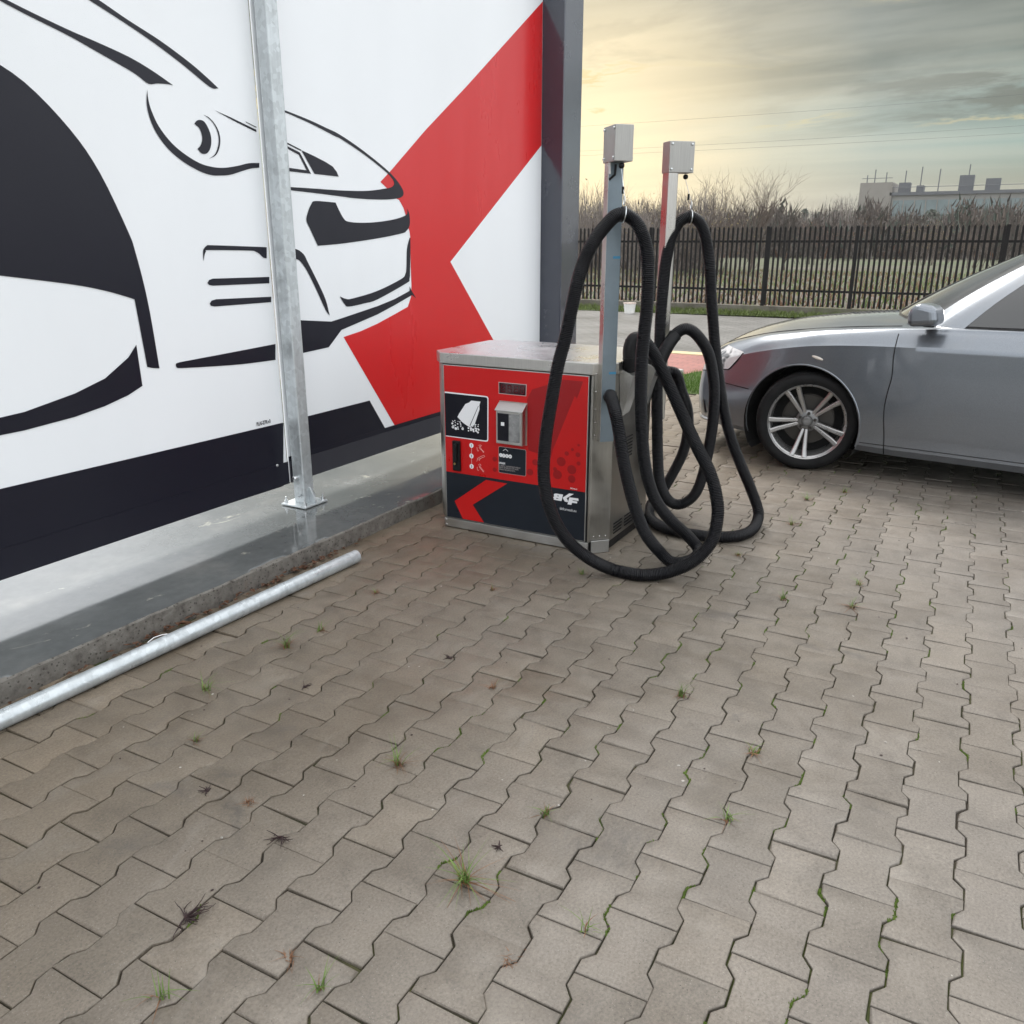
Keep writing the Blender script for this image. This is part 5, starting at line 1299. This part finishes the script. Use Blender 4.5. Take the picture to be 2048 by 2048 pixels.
spec = [ # frame fraction, distance, height, width, stems, material, trunk, leaves, label
 (.548, 33, 3.6, 1.5, 22, 'twig_pale', 0, None, 'bare pale twiggy shrub showing right beside the dark column'),
 (.585, 35, 3.7, 1.7, 26, 'twig', 0, 'autumn', 'bare thicket shrub between the dark column and the near hose post'),
 (.622, 34, 4.0, 1.6, 26, 'twig_pale', 0, None, 'tall bare shrub right behind the blue hose post'),
 (.648, 37, 4.0, 1.6, 24, 'twig', 0, None, 'bare brown shrub framed between the two hose posts'),
 (.676, 36, 3.3, 1.5, 20, 'twig_dark', 0, 'autumn', 'shrub with a few yellow leaves right of the far hose post'),
 (.705, 42, 3.4, 1.9, 20, 'twig', 0, 'autumn', 'low brown shrub left of the spreading bare tree'),
 (.735, 46, 4.3, 2.3, 22, 'twig', 1, None, 'widest bare spreading tree behind the middle of the fence'),
 (.768, 50, 3.3, 2.0, 16, 'twig_dark', 1, None, 'lower bare tree right of the spreading bare tree'),
 (.795, 64, 3.2, 2.2, 16, 'twig_dark', 0, 'rusty', 'dark low shrub left of the row of conifers'),
 (.826, 78, 3.0, 2.4, 14, 'twig_dark', 0, 'rusty', 'rust-leaved shrub in front of the pale factory'),
 (.905, 66, 3.2, 2.2, 14, 'twig', 0, 'autumn', 'bare shrub right of the rust-leaved shrub before the factory'),
 (.950, 60, 3.1, 2.2, 14, 'twig', 0, None, 'bare brown shrub far right above the parked car'),
 (.990, 58, 3.3, 2.2, 14, 'twig_dark', 0, None, 'outermost dark bare shrub at the right edge')]
for i, (px, X, h, w, st, m, tr, lv, lab) in enumerate(spec):
    shrub(X, ground_at(px, X), h, w, st, M[m], 100 + i, lab, 'tree' if tr else 'shrub', 'bare_tree' if tr else 'bare_shrub', 3, M[lv] if lv else None, 240 if lv else 0, .020 if X < 45 else .028, GR, bool(tr))
# low undergrowth that reads as one mass
rr = random.Random(77); ug = MB()
for _ in range(4200):
    px = rr.uniform(.53, 1.06); X = rr.uniform(44, 78) if px < .69 else rr.uniform(86, 125); y = ground_at(px, X); h = rr.uniform(.5, 1.9) * (1.25 if px < .69 else 1.5)
    ug.mi = rr.choice((0, 0, 1, 3, 3, 2) if rr.random() < .4 else (0, 1, 3)); p = Vector((X, y, -.06)); q = p + Vector((rr.gauss(0, .35), rr.gauss(0, .35), h)); s = .018 + X * .0004
    m = p.lerp(q, .5) + Vector((rr.gauss(0, .15), rr.gauss(0, .15), 0)); side = Vector((.49, -.87, 0)) * s
    ug.add([p - side, p + side, m + side * .8, m - side * .8, q], [(0, 1, 2, 3), (3, 2, 4)])
    for _k in range(3):
        b0 = p.lerp(q, rr.uniform(.3, .9)); b1 = b0 + Vector((rr.gauss(0, .3), rr.gauss(0, .3), rr.uniform(.1, .6))); ug.add([b0 - side * .6, b0 + side * .6, b1], [(0, 1, 2)])
for _ in range(5600):
    px = rr.uniform(.53, .83) if rr.random() < .8 else rr.uniform(.8, 1.06); X = rr.uniform(40, 62) if px < .70 else rr.uniform(86, 120); y = ground_at(px, X); h = rr.uniform(1.6, 4.1) * (1.0 if px < .70 else 1.35) * (1 + .12 * math.sin(px * 47))
    ug.mi = rr.choice((0, 1, 3, 3, 3)); p = Vector((X, y, rr.uniform(0, .5) * h)); s = .010 + X * .00022; side = Vector((.49, -.87, 0)) * s
    q = Vector((X + rr.gauss(0, .3), y + rr.gauss(0, .3), h)); m = p.lerp(q, .5) + Vector((0, rr.gauss(0, .12), 0))
    ug.add([p - side, p + side, m + side * .7, m - side * .7, q], [(0, 1, 2, 3), (3, 2, 4)])
    for _k in range(4):
        b0 = p.lerp(q, rr.uniform(.3, .95)); b1 = b0 + Vector((rr.gauss(0, .25), rr.gauss(0, .3), rr.uniform(.15, .6))); ug.add([b0 - side * .5, b0 + side * .5, b1], [(0, 1, 2)])
tag(ug.build('undergrowth', [M['twig'], M['twig_dark'], M['rusty'], M['twig_pale']]), 'tangled brown undergrowth across the waste ground behind the fence', 'undergrowth', kind='stuff')
# far wood behind the field, one mass on the skyline
fw_ = MB(); rr = random.Random(79)
for _ in range(11000):
    X = rr.uniform(84, 120); px = rr.uniform(.53, 1.08); y = ground_at(px, X); h = rr.uniform(3.0, 5.4) * (1 + .16 * math.sin(px * 61) + .15 * math.sin(px * 143)); fw_.mi = rr.choice((0, 1, 1, 2, 3))
    p = Vector((X, y, -.06)); side = Vector((.49, -.87, 0)); z0 = rr.uniform(.2, .85) * h; c_ = p + Vector((rr.gauss(0, .4), rr.gauss(0, .4), z0)); s_ = rr.uniform(.07, .20)
    d_ = Vector((rr.gauss(0, .4), rr.gauss(0, .4), 1)).normalized() * (h - z0) * rr.uniform(.3, .9)
    fw_.add([c_ - side * .10, c_ + side * .10, c_ + d_], [(0, 1, 2)])
    o_ = Vector((rr.gauss(0, 1), rr.gauss(0, 1), rr.gauss(0, 1))).normalized(); t_2 = o_.orthogonal().normalized()
    fw_.add([c_ - o_ * s_, c_ + t_2 * s_ * .7, c_ + o_ * s_, c_ - t_2 * s_ * .7], [(0, 1, 2), (0, 2, 3)])
tag(fw_.build('far_wood', [M['twig'], M['twig_dark'], M['needle'], M['twig_dark']]), 'dark band of distant scrub wood along the skyline', 'wood', kind='stuff')
# weeds on the waste ground close behind the fence
wd = MB(); rr = random.Random(78)
for _ in range(9000):
    X = rr.uniform(19.2, 48); px = rr.uniform(.53, 1.06); y = ground_at(px, X); h = rr.uniform(.04, .26); wd.mi = 1 if rr.random() < .6 else 0
    p = Vector((X, y, -.06)); q = p + Vector((rr.gauss(0, .08), rr.gauss(0, .08), h)); side = Vector((.49, -.87, 0)) * .014
    wd.add([p - side, p + side, q], [(0, 1, 2)])
tag(wd.build('weeds', [M['blade'], M['dry_blade']]), 'sparse dry and green weeds on the bare soil just behind the fence', 'weeds', kind='stuff')

# ------------------------------------------------------------------ conifers
def conifer(x, y, h, w, seed, label):
    r = random.Random(seed); root = empty('conifer_tree', (x, y, -.06)); tag(root, label, 'tree', 'dark conifers on the skyline')
    b = MB(); b.tube([(0, 0, 0), (0, 0, h * .95)], [h * .022, h * .004], 6); b.build('trunk', M['twig_dark'], root)
    c = MB(); lumps = [(r.uniform(.10, .97), r.uniform(0, 6.28), r.uniform(.35, 1.25)) for _ in range(34)]
    for _ in range(1500):
        zl, al, sl_ = r.choice(lumps); z = h * min(.99, max(.04, zl + r.gauss(0, .05))); env = w * (1 - z / h) ** .5 * sl_
        a = al + r.gauss(0, .55); rad = env * r.uniform(.25, 1.0); p = Vector((math.cos(a) * rad, math.sin(a) * rad, z)); s = r.uniform(.08, .22)
        o = Vector((r.gauss(0, 1), r.gauss(0, 1), r.gauss(0, .7))).normalized(); t = o.orthogonal()
        c.add([p - o * s * .6, p + t * s * .5, p + o * s, p - t * s * .5], [(0, 1, 2), (0, 2, 3)])
    c.build('crown', M['needle'], root); return root
for i, (px, X, h, w, lab) in enumerate(((.772, 112, 4.6, 2.6, 'leftmost small dark conifer on the skyline'), (.784, 118, 5.6, 2.8, 'second conifer from the left on the skyline'), (.797, 112, 4.9, 2.9, 'rounded dark conifer right of the second skyline conifer'),
        (.812, 120, 5.4, 3.0, 'conifer just left of the pale factory'), (.858, 104, 4.4, 2.6, 'conifer standing before the left factory wall'), (.905, 102, 4.7, 2.7, 'conifer standing before the glazed factory front'), (.935, 106, 5.2, 2.8, 'tall conifer before the right part of the factory'), (.968, 104, 4.9, 2.8, 'conifer right of the factory front'))):
    conifer(X, ground_at(px, X), h, w, 300 + i, lab)

# ------------------------------------------------------------------ factory far behind
FXD = 190; fy0 = ground_at(.8335, FXD)
fa = empty('factory_building', (FXD, fy0, -.06), R(0)); tag(fa, 'pale factory block with glazed front and rooftop plant on the skyline', 'building')
M['fac_wall'] = plain('haze_paled_factory_wall', (.21, .195, .175), .8, 0, .08, .3); M['fac_glass'] = plain('hazy_green_glazing', (.13, .17, .175), .5, 0, .15, .4); M['fac_dark'] = plain('roof_plant_grey', (.085, .09, .10), .7); M['fac_low'] = plain('haze_paled_lower_wall', (.20, .195, .18), .8, 0, .06, .3)  # distance haze is partly put into these paled colours
def fbox(name, m, x0, x1, y0, y1, z0, z1, par=fa): b = MB(); b.box(x0, x1, y0, y1, z0, z1); return b.build(name, m, par)
fbox('tower', M['fac_wall'], 0, 12, -6.0, 0, 0, 12.7)
fbox('main_hall', M['fac_low'], .5, 14, -30, -6.02, 0, 10.2)
gz = fbox('glazing', M['fac_glass'], .2, .48, -30, -6.2, 6.4, 9.3)
for k in range(12): fbox('mullion', M['fac_wall'], .05, .19, -6.3 - k * 2.0 - .08, -6.3 - k * 2.0 + .08, 6.4, 9.3, gz)
fbox('roof_parapet', M['fac_dark'], .0, 13, -30, -5.6, 10.22, 10.8)
fbox('lean_to_roof', M['fac_low'], -3, 12, -34, -2.6, 0, 5.6)
for (y0, y1, z0, z1) in ((-9, -7, 10.8, 12.6), (-11.5, -10.2, 10.8, 12.0), (-20, -17.5, 10.8, 13.6), (-24.5, -22, 10.8, 12.9)): fbox('roof_unit', M['fac_dark'], 1, 4, y0, y1, z0, z1)
for (y, z0, z1) in ((-1.0, 12.7, 14.2), (-2.4, 12.7, 15.2), (-4.5, 12.7, 14.6), (-8, 12.6, 14.8), (-10.8, 12.0, 15.4), (-14, 10.8, 14.9), (-19, 13.6, 15.5)):
    b = MB(); b.tube([(1.5, y, z0), (1.5, y, z1)], .10, 6); b.build('mast', M['fac_dark'], fa)
b = MB(); b.tube([(.3, -.2, 13.5), (.3, -5.8, 13.5)], .06, 5); b.build('tower_railing', M['fac_dark'], fa)
b = MB(); b.tube([(.2, -6, 11.7), (.2, -29, 11.7)], .06, 5); b.build('roof_railing', M['fac_dark'], fa)
# white polytunnel on the far edge of the field
pt = empty('polytunnel', (120, ground_at(.808, 120), -.06)); tag(pt, 'long low white polytunnel seen through the right part of the fence', 'polytunnel')
M['film'] = plain('white_film', (.62, .63, .64), .5, 0, .08, .8)
b = MB(); n_ = 10; L_ = 5.2
vs = [(math.cos(math.pi * k / n_) * 1.2, s * L_ / 2, math.sin(math.pi * k / n_) * 1.25) for s in (-1, 1) for k in range(n_ + 1)]
b.add(vs, [(k, k + 1, n_ + 2 + k, n_ + 1 + k) for k in range(n_)] + [tuple(range(n_ + 1)), tuple(range(n_ + 1, 2 * n_ + 2))]); b.build('cover', M['film'], pt, smooth=50)
for k in range(6):
    yy = -L_ / 2 + L_ * k / 5; b = MB(); b.tube([(math.cos(math.pi * i / 10) * 1.22, yy, math.sin(math.pi * i / 10) * 1.27) for i in range(11)], .03, 5); b.build('hoop', M['zinc_bolt'], pt)
# overhead wires
for i, (z0, z1, lab) in enumerate(((9.9, 10.0, 'highest overhead wire crossing the sky'), (8.15, 8.25, 'middle overhead wire crossing the sky'), (7.85, 7.8, 'lowest overhead wire crossing the sky'))):
    P = []
    for k in range(41):
        f = k / 40; px = .40 + .75 * f; X = 64; y = ground_at(px, X); P.append((X, y, z0 + (z1 - z0) * f + .9 * ((f - .5) ** 2) - .1))
    b = MB(); b.tube(P, .0065, 5); o = b.build('overhead_wire', M['fac_dark']); tag(o, lab, 'wire', 'overhead wires')

# ================================================================== weeds growing between the pavers
def tuft(x, y, n, h, spread, dry, seed, label, cat='grass tuft'):
    r = random.Random(seed); root = empty('grass_tuft', (x, y, 0)); tag(root, label, cat, 'grass tufts between the pavers')
    def blades(k, m, nm, hh, sp):
        b = MB()
        for _ in range(k):
            a = r.uniform(0, 6.28); L = hh * r.uniform(.45, 1.1); le = r.uniform(.1, 1) * sp; w = r.uniform(.0010, .0019); px, py = r.gauss(0, .006), r.gauss(0, .006)
            c, s = math.cos(a), math.sin(a); P = []
            for i in range(5):
                f = i / 4; P.append(Vector((px + c * le * L * f * f, py + s * le * L * f * f, L * f * (1 - .35 * le * f) - .004)))
            sd = Vector((-s, c, 0)); vs = []
            for i, p in enumerate(P): ww = w * (1.3 - i / 4 * 1.2); vs += [p - sd * ww, p + sd * ww]
            b.add(vs, [(2 * i, 2 * i + 1, 2 * i + 3, 2 * i + 2) for i in range(4)])
        b.build(nm, m, root)
    g_ = int(n * (1 - dry))
    if g_: blades(g_, M['blade'], 'green_blades', h, spread)
    if n - g_: blades(n - g_, M['dry_blade'], 'dry_blades', h * .55, spread * 2.0)
    return root
TUFTS = [
 (2.041, 2.099, 26, 0.075, 0.7, 0.35, 'largest green grass tuft beside the loose pipe'),
 (2.202, 2.078, 12, 0.045, 0.8, 0.3, 'small green tuft just right of the largest tuft near the pipe'),
 (2.599, 2.121, 16, 0.035, 0.9, 0.6, 'low reddish tuft in the paving between pipe end and machine'),
 (2.870, 1.704, 12, 0.05, 0.7, 0.6, 'small dry tuft in front of the left half of the red machine'),
 (3.215, 1.438, 16, 0.04, 0.8, 0.2, 'small green tuft in front of the machine under the near hose loop'),
 (1.672, 2.108, 12, 0.06, 1.1, 0.1, 'thin green tuft with long blades at the far left paving'),
 (1.445, 1.892, 14, 0.04, 0.6, 0.4, 'short yellowish tuft left, below the thin long-bladed tuft'),
 (1.644, 1.293, 24, 0.07, 0.8, 0.45, 'bushy half-dry tuft in the middle left of the paving'),
 (1.344, 0.881, 30, 0.095, 1.2, 0.25, 'widest green tuft with sprawling blades near the bottom centre'),
 (1.654, 0.825, 16, 0.045, 0.8, 0.3, 'green tuft above the dark oil stain on the paving'),
 (2.407, 0.711, 26, 0.05, 0.7, 0.25, 'dense bright green tuft right of centre in the paving'),
 (3.371, 0.593, 12, 0.05, 0.6, 0.1, 'upright bright green tuft alone on the right paving'),
 (3.431, 0.331, 20, 0.05, 1.0, 0.5, 'half-dry tuft far right, below the grey car'),
 (3.808, 0.898, 16, 0.045, 0.9, 0.45, 'small dry tuft right of the hose loops'),
 (4.394, 0.768, 18, 0.055, 0.9, 0.4, 'tall pale tuft between the far hose and the car'),
 (4.900, 0.790, 18, 0.05, 0.9, 0.3, 'green tuft in the paving just below the front wheel'),
 (5.173, 0.617, 16, 0.05, 0.9, 0.4, 'tuft in the shade under the car sill'),
 (1.866, 0.406, 10, 0.04, 1.0, 0.2, 'thin weak tuft on the right paving, lower than the bright green tuft'),
 (2.201, 0.425, 12, 0.035, 0.9, 0.5, 'small olive tuft by a joint on the right paving'),
 (0.984, 1.084, 16, 0.032, 1.0, 1.0, 'rust-brown dried tuft near the bottom left'),
 (1.203, 0.685, 20, 0.03, 1.2, 1.0, 'wide rust-brown dried tuft near the bottom centre'),
 (0.789, 1.237, 8, 0.05, 1.0, 0.0, 'sparse green blades in the bottom left corner'),
 (0.958, 0.977, 8, 0.05, 1.0, 0.0, 'three upright green blades at the bottom left of centre'),
 (1.312, 1.540, 14, 0.03, 0.9, 0.8, 'brown-tipped small tuft on the left paving'),
 (3.699, 0.337, 12, 0.05, 1.1, 0.2, 'green tuft with sideways blades near the right edge'),
 (2.154, 1.282, 10, 0.045, 0.8, 0.7, 'thin dry sprig in the paving centre'),
 (1.352, 0.573, 6, 0.06, 1.0, 0.0, 'two thin green blades right of the widest tuft'),
]
for i, (x, y, n, h, s, d, lab) in enumerate(TUFTS): tuft(x, y, int(n * 1.9), h * 1.2, s * 1.5, min(1, d + .2), 500 + i, lab)
ROOTS = [
 (0.949, 1.360, 0.045, 'spidery dark uprooted weed lying at the lower left'),
 (1.293, 1.670, 0.02, 'small dark root clump on the left paving'),
 (1.253, 1.363, 0.03, 'flattened dark root clump left of centre'),
 (1.844, 1.836, 0.02, 'little dark root clump near the long-bladed tuft'),
 (2.254, 1.518, 0.018, 'tiny dark root clump in the paving below the machine'),
 (1.488, 0.868, 0.016, 'curled reddish root scrap left of the oil stain'),
]
for i, (x, y, s, lab) in enumerate(ROOTS):
    r = random.Random(700 + i); b = MB()
    for _ in range(26 if s > .04 else 14):
        a = r.gauss(i * 1.7, .9) if s < .04 else r.gauss(-.6, 1.1); L = s * r.uniform(.5, 1.6); P = [Vector((0, 0, .003))]; d = Vector((math.cos(a), math.sin(a), r.uniform(0, .35)))
        for k in range(4):
            d = (d + Vector((r.gauss(0, .3), r.gauss(0, .3), r.gauss(-.05, .12)))).normalized(); q = P[-1] + d * L / 4; q.z = max(.002, q.z); P.append(q)
        b.tube(P, [.0017, .0015, .0012, .0009, .0006], 4)
    o = b.build('dead_weed', M['dark_root']); o.location = (x, y, 0); tag(o, lab, 'dead weed', 'dead weeds on the pavers')

# ================================================================== thin autumn haze
hz = MB(); hz.box(-25, 330, -140, 190, -1.2, 17.0)
ht = bpy.data.materials.new('thin_haze'); ht.use_nodes = True; tn = ht.node_tree; tn.nodes.clear()
pv = tn.nodes.new('ShaderNodeVolumePrincipled'); pv.inputs['Color'].default_value = (.90, .91, .90, 1); pv.inputs['Density'].default_value = .00032; pv.inputs['Anisotropy'].default_value = .2
mo = tn.nodes.new('ShaderNodeOutputMaterial'); tn.links.new(pv.outputs[0], mo.inputs['Volume'])
tag(hz.build('haze', ht), kind='stuff')
